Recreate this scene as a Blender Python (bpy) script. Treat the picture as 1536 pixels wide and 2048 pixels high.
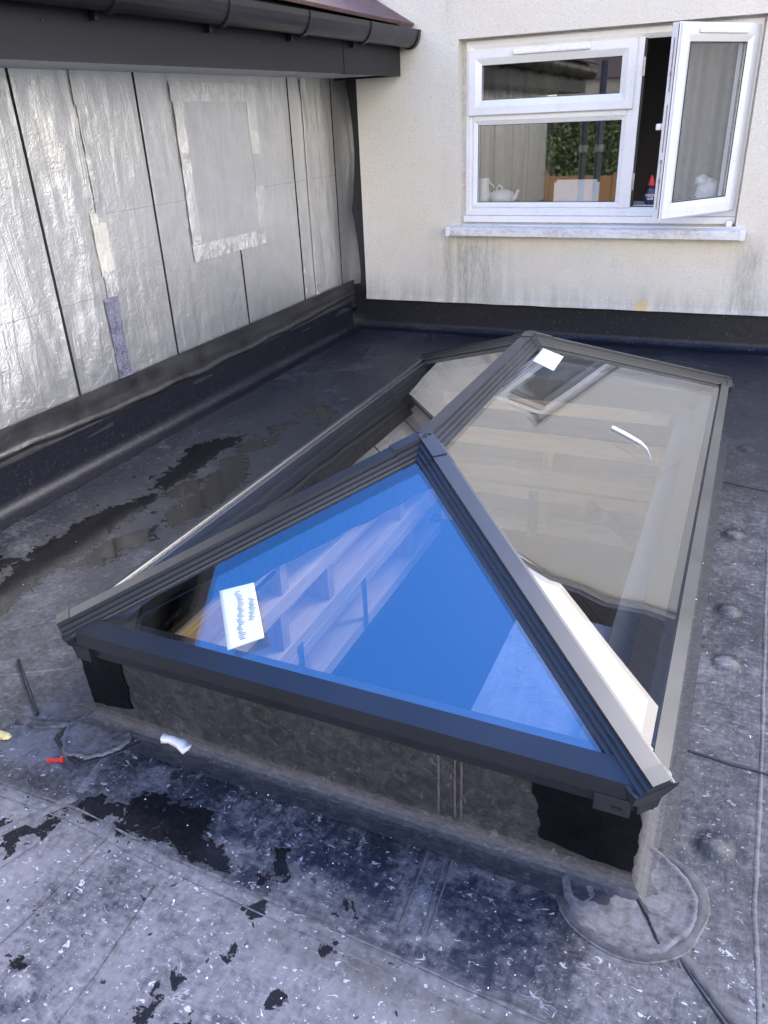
import bpy, bmesh, math, random
import numpy as np
from mathutils import Vector, Matrix, noise

random.seed(7)
for o in list(bpy.data.objects):
    bpy.data.objects.remove(o)
scene = bpy.context.scene
COL = scene.collection
RAD = math.radians

# ------------------------------------------------------------------ camera
cam_data = bpy.data.cameras.new('camera')
cam = bpy.data.objects.new('camera', cam_data)
COL.objects.link(cam)
cam_data.sensor_fit = 'VERTICAL'
cam_data.sensor_height = 36.0
cam_data.lens = 27.233
cam_data.clip_start = 0.05
cam_data.clip_end = 500
cr = ((0.912925, 0.406058, -0.041037), (-0.150333, 0.428051, 0.891163), (-0.37943, 0.807396, -0.451823))
M = Matrix(((cr[0][0], cr[1][0], -cr[2][0], 1.49047),
            (cr[0][1], cr[1][1], -cr[2][1], -1.14065),
            (cr[0][2], cr[1][2], -cr[2][2], 1.45106),
            (0, 0, 0, 1)))
cam.matrix_world = M
scene.camera = cam

# ------------------------------------------------------------------ world and sun
SUN_DIR = Vector((0.44, 0.53, 0.725)).normalized()        # from the scene to the sun
world = bpy.data.worlds.new('World')
scene.world = world
world.use_nodes = True
wn, wl = world.node_tree.nodes, world.node_tree.links
wn.clear()
wo = wn.new('ShaderNodeOutputWorld')
bg = wn.new('ShaderNodeBackground')
bg.inputs['Strength'].default_value = 0.15
sky = wn.new('ShaderNodeTexSky')
sky.sky_type = 'NISHITA'
sky.sun_disc = False
sky.sun_elevation = math.asin(SUN_DIR.z)
sky.sun_rotation = math.atan2(SUN_DIR.x, SUN_DIR.y)
sky.air_density = 1.0
sky.dust_density = 0.6
sky.ozone_density = 1.6
tc = wn.new('ShaderNodeTexCoord')
sep = wn.new('ShaderNodeSeparateXYZ')
wl.new(tc.outputs['Generated'], sep.inputs[0])
cn = wn.new('ShaderNodeTexNoise')
cn.inputs['Scale'].default_value = 2.6
cn.inputs['Detail'].default_value = 7
cn.inputs['Roughness'].default_value = 0.58
mp = wn.new('ShaderNodeMapping')
mp.inputs['Scale'].default_value = (1, 1, 2.2)
mp.inputs['Location'].default_value = (3.1, 0.7, 0.2)
wl.new(tc.outputs['Generated'], mp.inputs[0])
wl.new(mp.outputs[0], cn.inputs['Vector'])
elev = wn.new('ShaderNodeMapRange')            # cloud banks low down, clear towards the zenith
elev.inputs['From Min'].default_value = 0.30
elev.inputs['From Max'].default_value = 0.82
elev.inputs['To Min'].default_value = 0.46
elev.inputs['To Max'].default_value = -0.40
wl.new(sep.outputs['Z'], elev.inputs['Value'])
addc = wn.new('ShaderNodeMath'); addc.operation = 'ADD'
wl.new(cn.outputs['Fac'], addc.inputs[0]); wl.new(elev.outputs[0], addc.inputs[1])
cm = wn.new('ShaderNodeMapRange')
cm.inputs['From Min'].default_value = 0.50
cm.inputs['From Max'].default_value = 0.72
wl.new(addc.outputs[0], cm.inputs['Value'])
sat = wn.new('ShaderNodeHueSaturation')
sat.inputs['Saturation'].default_value = 1.38
sat.inputs['Hue'].default_value = 0.512
sat.inputs['Value'].default_value = 3.1
wl.new(sky.outputs[0], sat.inputs['Color'])
mixw = wn.new('ShaderNodeMixRGB')
mixw.inputs['Color2'].default_value = (15.6, 14.7, 14.0, 1)
wl.new(cm.outputs[0], mixw.inputs['Fac'])
wl.new(sat.outputs[0], mixw.inputs['Color1'])
wl.new(mixw.outputs[0], bg.inputs['Color'])
wl.new(bg.outputs[0], wo.inputs['Surface'])

sun_data = bpy.data.lights.new('sun', 'SUN')
sun_data.energy = 1.9
sun_data.angle = RAD(22)
sun_data.color = (1.0, 0.93, 0.82)
sun = bpy.data.objects.new('sun', sun_data)
COL.objects.link(sun)
sun.rotation_euler = SUN_DIR.to_track_quat('Z', 'Y').to_euler()
sun.location = (3, 8, 9)

scene.view_settings.view_transform = 'Standard'
scene.view_settings.look = 'None'
scene.view_settings.gamma = 1
scene.view_settings.exposure = 0.70
scene.view_settings.use_curve_mapping = False
scene.render.engine = 'CYCLES'
scene.cycles.transparent_max_bounces = 16
scene.cycles.max_bounces = 10
scene.cycles.glossy_bounces = 6
scene.cycles.sample_clamp_indirect = 8

# ------------------------------------------------------------------ helpers
def tag(o, label=None, cat=None, group=None, kind=None):
    if label: o['label'] = label
    if cat: o['category'] = cat
    if group: o['group'] = group
    if kind: o['kind'] = kind
    return o

def empty(name, loc=(0, 0, 0), label=None, cat=None, group=None):
    o = bpy.data.objects.new(name, None)
    o.empty_display_size = 0.1
    o.location = loc
    COL.objects.link(o)
    return tag(o, label, cat, group)

def link(name, me, mat=None, parent=None):
    o = bpy.data.objects.new(name, me)
    COL.objects.link(o)
    if mat: me.materials.append(mat)
    if parent:
        o.parent = parent
        o.matrix_parent_inverse = Matrix.Translation(-Vector(parent.location)) if parent.parent is None else Matrix.Identity(4)
    return o

def mesh_obj(name, verts, faces, mat=None, parent=None, smooth=False):
    me = bpy.data.meshes.new(name)
    me.from_pydata([tuple(v) for v in verts], [], faces)
    if smooth:
        me.polygons.foreach_set('use_smooth', [True]*len(me.polygons))
    me.update()
    return link(name, me, mat, parent)

def bm_obj(name, bm, mat=None, parent=None, smooth=False, recalc=True):
    if recalc: bmesh.ops.recalc_face_normals(bm, faces=bm.faces)
    me = bpy.data.meshes.new(name)
    bm.to_mesh(me); bm.free()
    if smooth:
        me.polygons.foreach_set('use_smooth', [True]*len(me.polygons))
    return link(name, me, mat, parent)

def add_box(bm, lo, hi, bev=0.0, mat=None):
    vs = []
    b = bmesh.new()
    bmesh.ops.create_cube(b, size=1)
    for v in b.verts:
        v.co = Vector([lo[i] + (v.co[i]+.5)*(hi[i]-lo[i]) for i in range(3)])
    if bev:
        bmesh.ops.bevel(b, geom=list(b.edges), offset=bev, segments=2, affect='EDGES', profile=.6)
    if mat is not None:
        bmesh.ops.transform(b, matrix=mat, verts=b.verts)
    me = bpy.data.meshes.new('tmp'); b.to_mesh(me); b.free()
    bm.from_mesh(me); bpy.data.meshes.remove(me)

def box(name, lo, hi, mat, parent=None, bev=0.0, xf=None):
    bm = bmesh.new(); add_box(bm, lo, hi, bev, xf)
    return bm_obj(name, bm, mat, parent)

def add_tube(bm, pts, r, seg=10, cap=True):
    pts = [Vector(p) for p in pts]
    rings = []
    up = Vector((0, 0, 1))
    for i, p in enumerate(pts):
        d = (pts[min(i+1, len(pts)-1)] - pts[max(i-1, 0)]).normalized()
        a = d.cross(up) if abs(d.z) < .95 else d.cross(Vector((1, 0, 0)))
        a.normalize(); b = d.cross(a)
        rr = r[i] if isinstance(r, (list, tuple)) else r
        rings.append([bm.verts.new(p + a*rr*math.cos(2*math.pi*k/seg) + b*rr*math.sin(2*math.pi*k/seg)) for k in range(seg)])
    for i in range(len(rings)-1):
        for k in range(seg):
            bm.faces.new((rings[i][k], rings[i][(k+1) % seg], rings[i+1][(k+1) % seg], rings[i+1][k]))
    if cap:
        bm.faces.new(rings[0]); bm.faces.new(rings[-1])

def add_loft(bm, rings, closed=True, caps=True):
    vr = [[bm.verts.new(p) for p in ring] for ring in rings]
    n = len(vr[0])
    for i in range(len(vr)-1):
        for k in range(n if closed else n-1):
            bm.faces.new((vr[i][k], vr[i][(k+1) % n], vr[i+1][(k+1) % n], vr[i+1][k]))
    if caps and closed:
        bm.faces.new(vr[0]); bm.faces.new(vr[-1])
    return vr

def lathe(name, prof, mat, parent=None, seg=20, loc=(0, 0, 0)):
    bm = bmesh.new()
    rings = [[Vector((loc[0]+r*math.cos(2*math.pi*k/seg), loc[1]+r*math.sin(2*math.pi*k/seg), loc[2]+z)) for k in range(seg)] for r, z in prof]
    add_loft(bm, rings)
    return bm_obj(name, bm, mat, parent, smooth=True)

def fbm(x, y, z=0.0, o=4):
    return noise.fractal(Vector((x, y, z)), 1.0, 2.0, o)

# ------------------------------------------------------------------ materials
class NT:
    def __init__(self, name):
        self.m = bpy.data.materials.new(name); self.m.use_nodes = True
        self.n = self.m.node_tree.nodes; self.l = self.m.node_tree.links
        self.n.clear()
        self.out = self.n.new('ShaderNodeOutputMaterial')
    def node(self, t, **kw):
        nd = self.n.new(t)
        for k, v in kw.items():
            if k.startswith('_'): setattr(nd, k[1:], v)
            else: nd.inputs[k.replace('__', ' ')].default_value = v
        return nd
    def link(self, a, b): self.l.new(a, b)
    def coords(self, scale=(1, 1, 1), loc=(0, 0, 0), kind='Object'):
        t = self.node('ShaderNodeTexCoord'); m = self.node('ShaderNodeMapping')
        m.inputs['Scale'].default_value = scale; m.inputs['Location'].default_value = loc
        self.link(t.outputs[kind], m.inputs[0]); return m.outputs[0]
    def noise(self, vec, scale, detail=4, rough=.55, dist=0.0):
        n = self.node('ShaderNodeTexNoise', Scale=scale, Detail=detail, Roughness=rough, Distortion=dist)
        self.link(vec, n.inputs['Vector']); return n.outputs['Fac']
    def rng(self, v, a, b, c=0.0, d=1.0, smooth=False):
        n = self.node('ShaderNodeMapRange')
        if smooth: n.interpolation_type = 'SMOOTHSTEP'
        n.inputs['From Min'].default_value = a; n.inputs['From Max'].default_value = b
        n.inputs['To Min'].default_value = c; n.inputs['To Max'].default_value = d
        self.link(v, n.inputs['Value']); return n.outputs[0]
    def math(self, op, a, b=None, clamp=False):
        n = self.node('ShaderNodeMath', _operation=op); n.use_clamp = clamp
        for i, v in enumerate((a, b)):
            if v is None: continue
            if isinstance(v, (int, float)): n.inputs[i].default_value = v
            else: self.link(v, n.inputs[i])
        return n.outputs[0]
    def mix(self, f, a, b, mode='MIX'):
        n = self.node('ShaderNodeMixRGB', _blend_type=mode)
        for k, v in (('Fac', f), ('Color1', a), ('Color2', b)):
            if isinstance(v, (int, float)): n.inputs[k].default_value = v
            elif isinstance(v, tuple): n.inputs[k].default_value = (*v, 1) if len(v) == 3 else v
            else: self.link(v, n.inputs[k])
        return n.outputs[0]
    def bump(self, h, strength=.3, dist=.01, normal=None):
        b = self.node('ShaderNodeBump', Strength=strength, Distance=dist)
        self.link(h, b.inputs['Height'])
        if normal: self.link(normal, b.inputs['Normal'])
        return b.outputs[0]
    def bsdf(self, color, rough=.5, metal=0.0, normal=None, spec=.5):
        p = self.node('ShaderNodeBsdfPrincipled')
        for k, v in (('Base Color', color), ('Roughness', rough), ('Metallic', metal), ('Specular IOR Level', spec)):
            if isinstance(v, (int, float)): p.inputs[k].default_value = v
            elif isinstance(v, tuple): p.inputs[k].default_value = (*v, 1)
            else: self.link(v, p.inputs[k])
        if normal: self.link(normal, p.inputs['Normal'])
        self.link(p.outputs[0], self.out.inputs['Surface'])
        return p
    def attr(self, name):
        a = self.node('ShaderNodeAttribute'); a.attribute_name = name; return a.outputs['Fac']

def simple(name, col, rough=.5, metal=0.0, var=.15, scale=18, bump=.1, bdist=.002, spec=.5, fine=220):
    t = NT(name); v = t.coords()
    n = t.noise(v, scale, 5, .6)
    n2 = t.noise(v, fine, 3, .6)
    c = t.mix(t.rng(n, .3, .7), tuple(x*(1-var) for x in col), tuple(min(1, x*(1+var)) for x in col))
    t.bsdf(c, t.rng(n, .3, .7, max(.02, rough-.06), rough+.06), metal, t.bump(n2, bump, bdist) if bump else None, spec)
    return t.m

def membrane_mat(name, attrs=True, dust0=.25, base=(.011, .013, .020), cove_highlight=0.0, con=1.0):
    t = NT(name); v = t.coords(kind='Object')
    big = t.noise(v, 2.3, 3, .5, .3)
    mid = t.noise(v, 15, 7, .68, .5)
    fine = t.noise(v, 55, 5, .62)
    streak = t.noise(t.coords((9, 34, 9), (0, 0, 0)), 3.0, 4, .6, 1.2)
    grain = t.noise(v, 420, 2, .5)
    # swirling scuffs: thin iso-lines of a distorted noise
    sw = t.noise(t.coords((1, 1.7, 1), (2, 5, 0)), 8, 3, .5, 1.6)
    line = t.math('ABSOLUTE', t.math('SUBTRACT', sw, .5))
    swm = t.math('MULTIPLY', t.rng(line, .0, .020, 1, 0, True), t.rng(t.noise(v, 16, 3), .56, .68))
    sm = t.noise(t.coords((2.2, 1, 1), (7, 3, 0)), 17, 7, .72, .8)
    smear = t.math('MULTIPLY', t.rng(sm, .55, .78), t.rng(t.noise(v, 6, 3), .42, .6))
    swm = t.math('MAXIMUM', swm, t.math('MULTIPLY', smear, .8))
    vor = t.node('ShaderNodeTexVoronoi', Scale=17.0, Randomness=1.0)
    wv = t.node('ShaderNodeMapping'); wv.inputs['Scale'].default_value = (1, 1.5, 1)
    addv = t.node('ShaderNodeMixRGB', _blend_type='ADD', Fac=.06)
    nn = t.node('ShaderNodeTexNoise', Scale=26.0, Detail=2.0)
    t.link(v, nn.inputs['Vector']); t.link(v, addv.inputs['Color1']); t.link(nn.outputs['Color'], addv.inputs['Color2'])
    t.link(addv.outputs[0], wv.inputs[0]); t.link(wv.outputs[0], vor.inputs['Vector'])
    vc = t.node('ShaderNodeSeparateColor'); t.link(vor.outputs['Color'], vc.inputs[0])
    spot = t.math('MULTIPLY', t.math('LESS_THAN', vor.outputs['Distance'], t.rng(vc.outputs[0], .5, 1, 0.0, .17)), t.rng(vc.outputs[1], .45, .6))
    if attrs:
        dust = t.attr('dust'); wet = t.attr('wet'); brown = t.attr('brown'); scuff = t.attr('scuff'); lapd = t.attr('lap')
    else:
        def val(x):
            n = t.node('ShaderNodeValue'); n.outputs[0].default_value = x; return n.outputs[0]
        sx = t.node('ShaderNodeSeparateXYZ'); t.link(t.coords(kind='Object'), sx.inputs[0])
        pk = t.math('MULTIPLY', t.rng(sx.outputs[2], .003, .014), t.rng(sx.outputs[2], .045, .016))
        dust = t.math('ADD', t.math('MULTIPLY', pk, cove_highlight), dust0); wet = val(-1.0); brown = val(.12); scuff = val(.10); lapd = val(0.0)  # pale band added to the dust paints the highlight along the curved foot
    d1 = t.math('ADD', dust, t.math('MULTIPLY', t.math('SUBTRACT', big, .5), .50*con))
    d2 = t.math('ADD', d1, t.math('MULTIPLY', t.math('SUBTRACT', mid, .5), .72*con))
    d3 = t.math('ADD', d2, t.math('MULTIPLY', t.math('SUBTRACT', streak, .5), .45))
    d4 = t.math('ADD', d3, t.math('MULTIPLY', t.math('SUBTRACT', fine, .5), .70*con))
    brush = t.noise(t.coords((26, 5, 5), (1, 3, 0)), 2.2, 5, .62, 1.4)
    d4 = t.math('ADD', d4, t.math('MULTIPLY', t.math('SUBTRACT', brush, .5), .34*con))
    # old tide marks: thin contour lines of a slow noise
    lv = t.math('FRACT', t.math('MULTIPLY', t.noise(t.coords((1, 1, 1), (5, 9, 0)), 3.4, 4, .55, .6), 9.0))
    tide = t.math('MULTIPLY', t.rng(t.math('ABSOLUTE', t.math('SUBTRACT', lv, .5)), .0, .07, 1, 0), t.rng(t.noise(v, 4, 2), .48, .62))
    d4 = t.math('ADD', d4, t.math('MULTIPLY', tide, .16*con))
    df = t.rng(d4, .14, .90, 0, 1, True)
    fl1 = t.rng(t.noise(t.coords((1, 1.5, 1), (8, 1, 0)), 46, 2, .5, .9), .675, .70)
    fl2 = t.rng(t.noise(v, 105, 2, .5, .5), .675, .71)
    drk = t.rng(t.noise(t.coords((1, 1, 1), (4, 4, 4)), 38, 2, .5, .4), .715, .735)
    flecks = t.math('MAXIMUM', fl1, t.math('MULTIPLY', fl2, .8))
    dustcol = t.mix(brown, (.20, .192, .196), (.155, .146, .138))
    col = t.mix(df, base, dustcol)
    sc = t.math('MULTIPLY', t.math('MAXIMUM', t.math('MULTIPLY', swm, .6), t.math('MAXIMUM', spot, flecks)), scuff, True)
    col = t.mix(t.math('MULTIPLY', sc, .85), col, (.50, .49, .49))
    col = t.mix(t.math('MULTIPLY', drk, scuff), col, (.012, .012, .013))
    # dirt caught along the lap
    lm = t.math('MULTIPLY', lapd, t.rng(mid, .38, .62))
    col = t.mix(lm, col, (.035, .033, .028))
    # water: distance field warped by noise, cut sharply
    wn_ = t.math('ADD', wet, t.math('ADD', t.math('MULTIPLY', t.math('SUBTRACT', mid, .5), .24), t.math('MULTIPLY', t.math('SUBTRACT', fine, .5), .07)))
    wm = t.rng(wn_, -.002, .004)
    col = t.mix(t.math('MULTIPLY', wm, .93), col, (.007, .007, .008))
    rough = t.mix(wm, t.rng(df, 0, 1, .46, .70), (.11, .11, .11))
    h = t.math('ADD', t.math('MULTIPLY', mid, .6), t.math('ADD', t.math('MULTIPLY', fine, .35), t.math('MULTIPLY', grain, .10)))
    dry = t.rng(wm, 0, 1, 1, .06)
    nrm = t.bump(t.math('MULTIPLY', h, dry), .55, .006)
    t.bsdf(col, rough, 0, nrm, t.rng(wm, 0, 1, .38, .08))
    return t.m

def foil_mat(name, tint=(.85, .85, .835), rough=.34, wr=1.0):
    t = NT(name); v = t.coords()
    fold = t.noise(t.coords((1, 4.5, 1.0)), 2.2, 5, .55, .7)
    cre = t.noise(t.coords((1, 1.3, 1.9), (3, 1, 7)), 13, 6, .68, 1.3)
    orange = t.node('ShaderNodeTexVoronoi', Scale=130.0)
    t.link(v, orange.inputs['Vector'])
    mott = t.noise(v, 5, 5, .6)
    h = t.math('ADD', t.math('MULTIPLY', fold, .62*wr), t.math('ADD', t.math('MULTIPLY', cre, .17*wr), t.math('MULTIPLY', orange.outputs['Distance'], .045)))
    c = t.mix(t.rng(mott, .3, .7), tuple(x*.86 for x in tint), tint)
    p = t.bsdf(c, t.rng(mott, .3, .7, rough+.07, rough-.05), .86, t.bump(h, .75, .02))
    return t.m

def tape_mat(name, tint, rough, metal=.9, st=.9):
    t = NT(name)
    cre = t.noise(t.coords((1, 2.6, 1.0), (1, 2, 3)), 22, 6, .7, 2.2)
    cre2 = t.noise(t.coords((1, 9, 1.2)), 7, 4, .6, 1.2)
    h = t.math('ADD', cre, t.math('MULTIPLY', cre2, .8))
    t.bsdf(tint, rough, metal, t.bump(h, st, .012))
    return t.m

def render_mat():
    t = NT('cream_roughcast'); v = t.coords()
    s = t.node('ShaderNodeSeparateXYZ'); t.link(t.coords(), s.inputs[0]); X, Z = s.outputs[0], s.outputs[2]
    big = t.noise(v, 1.3, 5, .6); mid = t.noise(v, 7, 5, .6); agg = t.noise(v, 120, 4, .7); agg2 = t.noise(v, 60, 3, .6)
    col = t.mix(t.rng(big, .3, .7), (.75, .695, .585), (.755, .735, .67))
    # greyer towards the bottom and dark vertical runs below the sill
    low = t.rng(Z, .95, .25, 0, 1)
    col = t.mix(t.math('MULTIPLY', low, t.rng(mid, .25, .75, .25, .75)), col, (.565, .56, .53))
    runs = t.noise(t.coords((1, 1, .10)), 17, 6, .68)
    runs2 = t.noise(t.coords((1, 1, .25)), 70, 4, .65)
    zone = t.math('MULTIPLY', t.rng(t.math('ABSOLUTE', t.math('ADD', X, .33)), .05, .40, 1, 0, True), t.math('MULTIPLY', t.rng(Z, .80, .62, 0, 1), t.rng(Z, .20, .45, .35, 1)))
    zone2 = t.math('MULTIPLY', t.rng(t.math('ABSOLUTE', t.math('SUBTRACT', X, 1.50)), .03, .16, .8, 0, True), t.rng(Z, .75, .6, 0, 1))
    zone3 = t.math('MULTIPLY', t.rng(t.math('ABSOLUTE', t.math('ADD', X, .46)), .02, .10, .45, 0, True), t.rng(Z, 1.9, 2.05, .25, 1))
    zz = t.math('MAXIMUM', zone, t.math('MAXIMUM', zone2, zone3))
    dm = t.math('MULTIPLY', t.math('MULTIPLY', zz, t.rng(runs, .36, .66)), t.rng(runs2, .3, .6, .2, .72))
    col = t.mix(dm, col, (.10, .105, .085))
    col = t.mix(t.math('MULTIPLY', t.math('MULTIPLY', t.rng(Z, .42, .27, 0, 1), .45), t.rng(runs, .4, .62)), col, (.30, .31, .27))
    # speckle of exposed aggregate
    col = t.mix(t.rng(agg, .57, .72, 0, .7), col, (.34, .31, .26))
    col = t.mix(t.rng(agg2, .62, .75, 0, .4), col, (.78, .75, .69))
    dx = t.math('SUBTRACT', X, .88); dz = t.math('SUBTRACT', Z, .27)
    rr = t.math('SQRT', t.math('ADD', t.math('MULTIPLY', dx, dx), t.math('MULTIPLY', t.math('MULTIPLY', dz, dz), 1.6)))
    foam = t.rng(t.math('ADD', rr, t.math('MULTIPLY', mid, .06)), .055, .085, .8, 0)
    col = t.mix(foam, col, (.72, .52, .24))
    h = t.math('ADD', t.math('MULTIPLY', agg, .7), t.math('MULTIPLY', agg2, .6))
    t.bsdf(col, .9, 0, t.bump(h, .75, .007), .2)
    return t.m

def upvc_mat():
    t = NT('white_upvc'); v = t.coords()
    mid = t.noise(v, 9, 6, .65); fn = t.noise(v, 60, 5, .7, .5)
    d = t.math('MULTIPLY', t.rng(mid, .45, .7), t.rng(fn, .42, .62))
    t.bsdf(t.mix(t.math('MULTIPLY', d, .3), (.80, .80, .81), (.42, .42, .41)), .28, 0, t.bump(mid, .05, .002))
    return t.m

def dirty_sill_mat():
    t = NT('weathered_sill_plastic'); v = t.coords()
    mid = t.noise(t.coords((1, 3, 3)), 6, 6, .7, .6); fn = t.noise(v, 45, 5, .7)
    d = t.math('MULTIPLY', t.rng(mid, .38, .62), t.rng(fn, .36, .6))
    t.bsdf(t.mix(t.math('MULTIPLY', d, .55), (.76, .76, .76), (.22, .21, .19)), .4, 0, t.bump(fn, .1, .002))
    return t.m

def glass_mat(name, r0, tint, rough=.0, wob=.0, wscale=3.0, refl=(1, 1, 1)):
    t = NT(name)
    lw = t.node('ShaderNodeLayerWeight', Blend=.5)
    f5 = t.math('POWER', lw.outputs['Facing'], 5.0)
    fac = t.math('ADD', t.math('MULTIPLY', f5, 1-r0), r0, True)
    tr = t.node('ShaderNodeBsdfTransparent', Color=(*tint, 1))
    gl = t.node('ShaderNodeBsdfGlossy', Color=(*refl, 1), Roughness=rough)
    if wob:
        n = t.noise(t.coords(), wscale, 1, .4)
        t.link(t.bump(n, wob, .01), gl.inputs['Normal'])
    mx = t.node('ShaderNodeMixShader')
    t.link(fac, mx.inputs[0]); t.link(tr.outputs[0], mx.inputs[1]); t.link(gl.outputs[0], mx.inputs[2])
    t.link(mx.outputs[0], t.out.inputs['Surface'])
    return t.m

def wood_mat(name, a, b, axis='x'):
    t = NT(name)
    sc = (1.2, 14, 14) if axis == 'x' else ((14, 1.2, 14) if axis == 'y' else (14, 14, 1.2))
    g = t.noise(t.coords(sc), 3.5, 6, .62, .7); k = t.noise(t.coords((sc[0]*.5, sc[1]*.4, sc[2]*.4), (4, 2, 1)), 2, 3)
    c = t.mix(t.rng(g, .3, .7), a, b)
    c = t.mix(t.rng(k, .66, .74, 0, .5), c, (.16, .08, .03))
    t.bsdf(c, .62, 0, t.bump(g, .2, .003), .3)
    return t.m

def tile_mat():
    t = NT('plum_concrete_tile'); v = t.coords()
    n = t.noise(v, 10, 6, .65); f = t.noise(v, 160, 3, .6)
    oi = t.node('ShaderNodeObjectInfo')
    c = t.mix(t.rng(n, .3, .7), (.125, .070, .058), (.20, .128, .115))
    c = t.mix(t.rng(oi.outputs['Random'], 0, 1, 0, .35), c, (.12, .10, .11))
    t.bsdf(c, .75, 0, t.bump(f, .4, .003), .3)
    return t.m

def brick_mat():
    t = NT('red_brick')
    b = t.node('ShaderNodeTexBrick', Scale=4.0, Mortar__Size=.02)
    b.inputs['Color1'].default_value = (.30, .10, .06, 1); b.inputs['Color2'].default_value = (.36, .14, .09, 1); b.inputs['Mortar'].default_value = (.4, .36, .32, 1)
    t.link(t.coords(), b.inputs['Vector'])
    t.bsdf(b.outputs['Color'], .85)
    return t.m

MEM = membrane_mat('dusty_epdm')
MEM2 = membrane_mat('dark_epdm', False, .12)
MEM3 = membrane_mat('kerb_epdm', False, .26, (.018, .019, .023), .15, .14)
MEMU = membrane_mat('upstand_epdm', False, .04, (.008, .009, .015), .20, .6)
PATCH = membrane_mat('patch_epdm', False, .50, (.02, .02, .022))
GLOSSBLK = simple('bonded_black_flashing', (.003, .003, .004), .30, 0, .3, 9, .45, .008, .22, 26)
SEAM = simple('seam_sealant', (.075, .072, .076), .7, 0, .45, 30, .5, .004, .4, 120)
SEAMD = simple('dark_sealant', (.011, .011, .013), .6, 0, .4, 30, .5, .004, .5, 90)
FOIL = foil_mat('silver_foil_facing')
FOILP = foil_mat('smooth_foil_patch', (.83, .83, .82), .33, .85)
TAPE = tape_mat('crinkled_foil_tape', (.84, .84, .83), .28, .88, .6)
TAPEW = tape_mat('cream_foil_tape', (.80, .78, .68), .45, .35, .5)
TAPEB = tape_mat('torn_lilac_tape', (.34, .34, .44), .22, .8, .9)
GAP = simple('black_gap', (.006, .006, .007), .8, 0, .1, 10, 0)
BATTEN = simple('black_dpc_strip', (.034, .033, .034), .42, 0, .35, 7, .5, .006, .5, 40)
FASCIA = simple('anthracite_fascia', (.020, .019, .0225), .48, 0, .12, 5, .05, .001, .22)
GUTTER = simple('anthracite_gutter', (.014, .014, .0165), .36, 0, .15, 7, .05, .001, .4)
SOFFIT = simple('grey_soffit', (.40, .40, .42), .5, 0, .1, 5, .05)
TILE = tile_mat()
ALU = simple('anthracite_aluminium', (.013, .015, .019), .36, .0, .10, 4, .03, .0004, .75, 500)
ALUP = simple('anthracite_cap_plastic', (.013, .015, .019), .38, .0, .10, 6, .04, .0005, .7, 500)
RUBBER = simple('black_gasket', (.01, .01, .011), .5, 0, .1, 20, 0)
RENDER = render_mat()
UPVC = upvc_mat()
SEALC = simple('cream_sealant', (.55, .51, .44), .7, 0, .2, 30, .2)
SILLM = dirty_sill_mat()
LANT_GLASS = glass_mat('lantern_glass', .21, (.965, .975, .98), 0.0, .05, 2.4)
WIN_GLASS = glass_mat('window_glass', .125, (.90, .92, .92), 0.0, .01, 2.0)
PINE = wood_mat('sawn_pine_across', (.70, .48, .25), (.84, .64, .40), 'x')
PINEY = wood_mat('sawn_pine_along', (.70, .48, .25), (.84, .64, .40), 'y')
PINEZ = wood_mat('sawn_pine_upright', (.54, .35, .17), (.68, .49, .28), 'z')
OAK = wood_mat('golden_ply', (.42, .22, .04), (.60, .36, .08), 'y')
INSUL = simple('grey_lining', (.34, .32, .31), .8, 0, .15, 6, .2)
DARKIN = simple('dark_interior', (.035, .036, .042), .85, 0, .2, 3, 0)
GALV = simple('galvanised_strap', (.42, .43, .45), .4, .8, .2, 30, .2)
POLY = simple('crinkled_polythene', (.22, .24, .29), .3, 0, .2, 8, .5, .01, .6, 40)
PAPER = simple('pale_paper', (.60, .67, .66), .6, 0, .04, 8, .05)
PRINT = simple('grey_print', (.25, .28, .30), .7, 0, .3, 60, 0)
WHITEP = simple('white_plastic', (.82, .82, .82), .35, 0, .06, 30, .2)
REDP = simple('red_plastic', (.62, .035, .025), .35, 0, .1, 30, .1)
YELP = simple('yellow_foam_scrap', (.70, .60, .24), .7, 0, .25, 60, .6, .004)
NAVY = simple('navy_bottle', (.028, .025, .085), .3, 0, .1, 20, 0)
TEXTM = simple('white_lettering', (.75, .75, .80), .5, 0, .03, 20, 0)
CURTAIN = simple('dark_curtain', (.10, .085, .075), .9, 0, .2, 12, .2)
WALLIN = simple('inner_wall_paint', (.30, .29, .29), .9, 0, .06, 3, 0)
CERAMIC = simple('white_ceramic', (.72, .68, .66), .25, 0, .05, 10, 0)
STEEL = simple('hinge_steel', (.35, .34, .32), .4, .8, .4, 50, .2)
POLE = simple('dark_pole_paint', (.03, .033, .042), .5, 0, .2, 6, 0)
FENCEM = wood_mat('fence_timber', (.34, .17, .07), (.48, .27, .12), 'x')
GRASS = simple('lawn_grass', (.05, .085, .025), .9, 0, .4, 3, .4, .02)
BRICK = brick_mat()
CONC = simple('lower_wall_render', (.45, .43, .40), .9, 0, .15, 6, .2)

def leaf_mat():
    t = NT('laurel_leaves'); oi = t.coords()
    n = t.noise(oi, 1.7, 3); n2 = t.noise(oi, 30, 2)
    c = t.mix(t.rng(t.math('ADD', t.math('MULTIPLY', n, .5), t.math('MULTIPLY', n2, .5)), .35, .65), (.05, .085, .02), (.24, .32, .10))
    t.bsdf(c, .4, 0, None, .5); return t.m
LEAF = leaf_mat()

# ------------------------------------------------------------------ key dimensions
W, L = 1.5, 2.625                 # lantern eaves
ZE = 0.319                        # outer top edge of the eaves frame
ZG, TS = 0.312, 0.457             # glass plane height at the eaves and side slope
ZR = ZG + .75*TS                  # ridge of the glass planes
YA, YBk = 0.72, L-0.752           # ends of the ridge
XF = -1.29                        # foil wall face
YW = 4.33                         # cream wall face
Y0 = -1.75                        # near end of the side extension
XE = 4.3                          # right-hand end of roof
KI = 0.037                        # kerb set back below the frame

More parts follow.
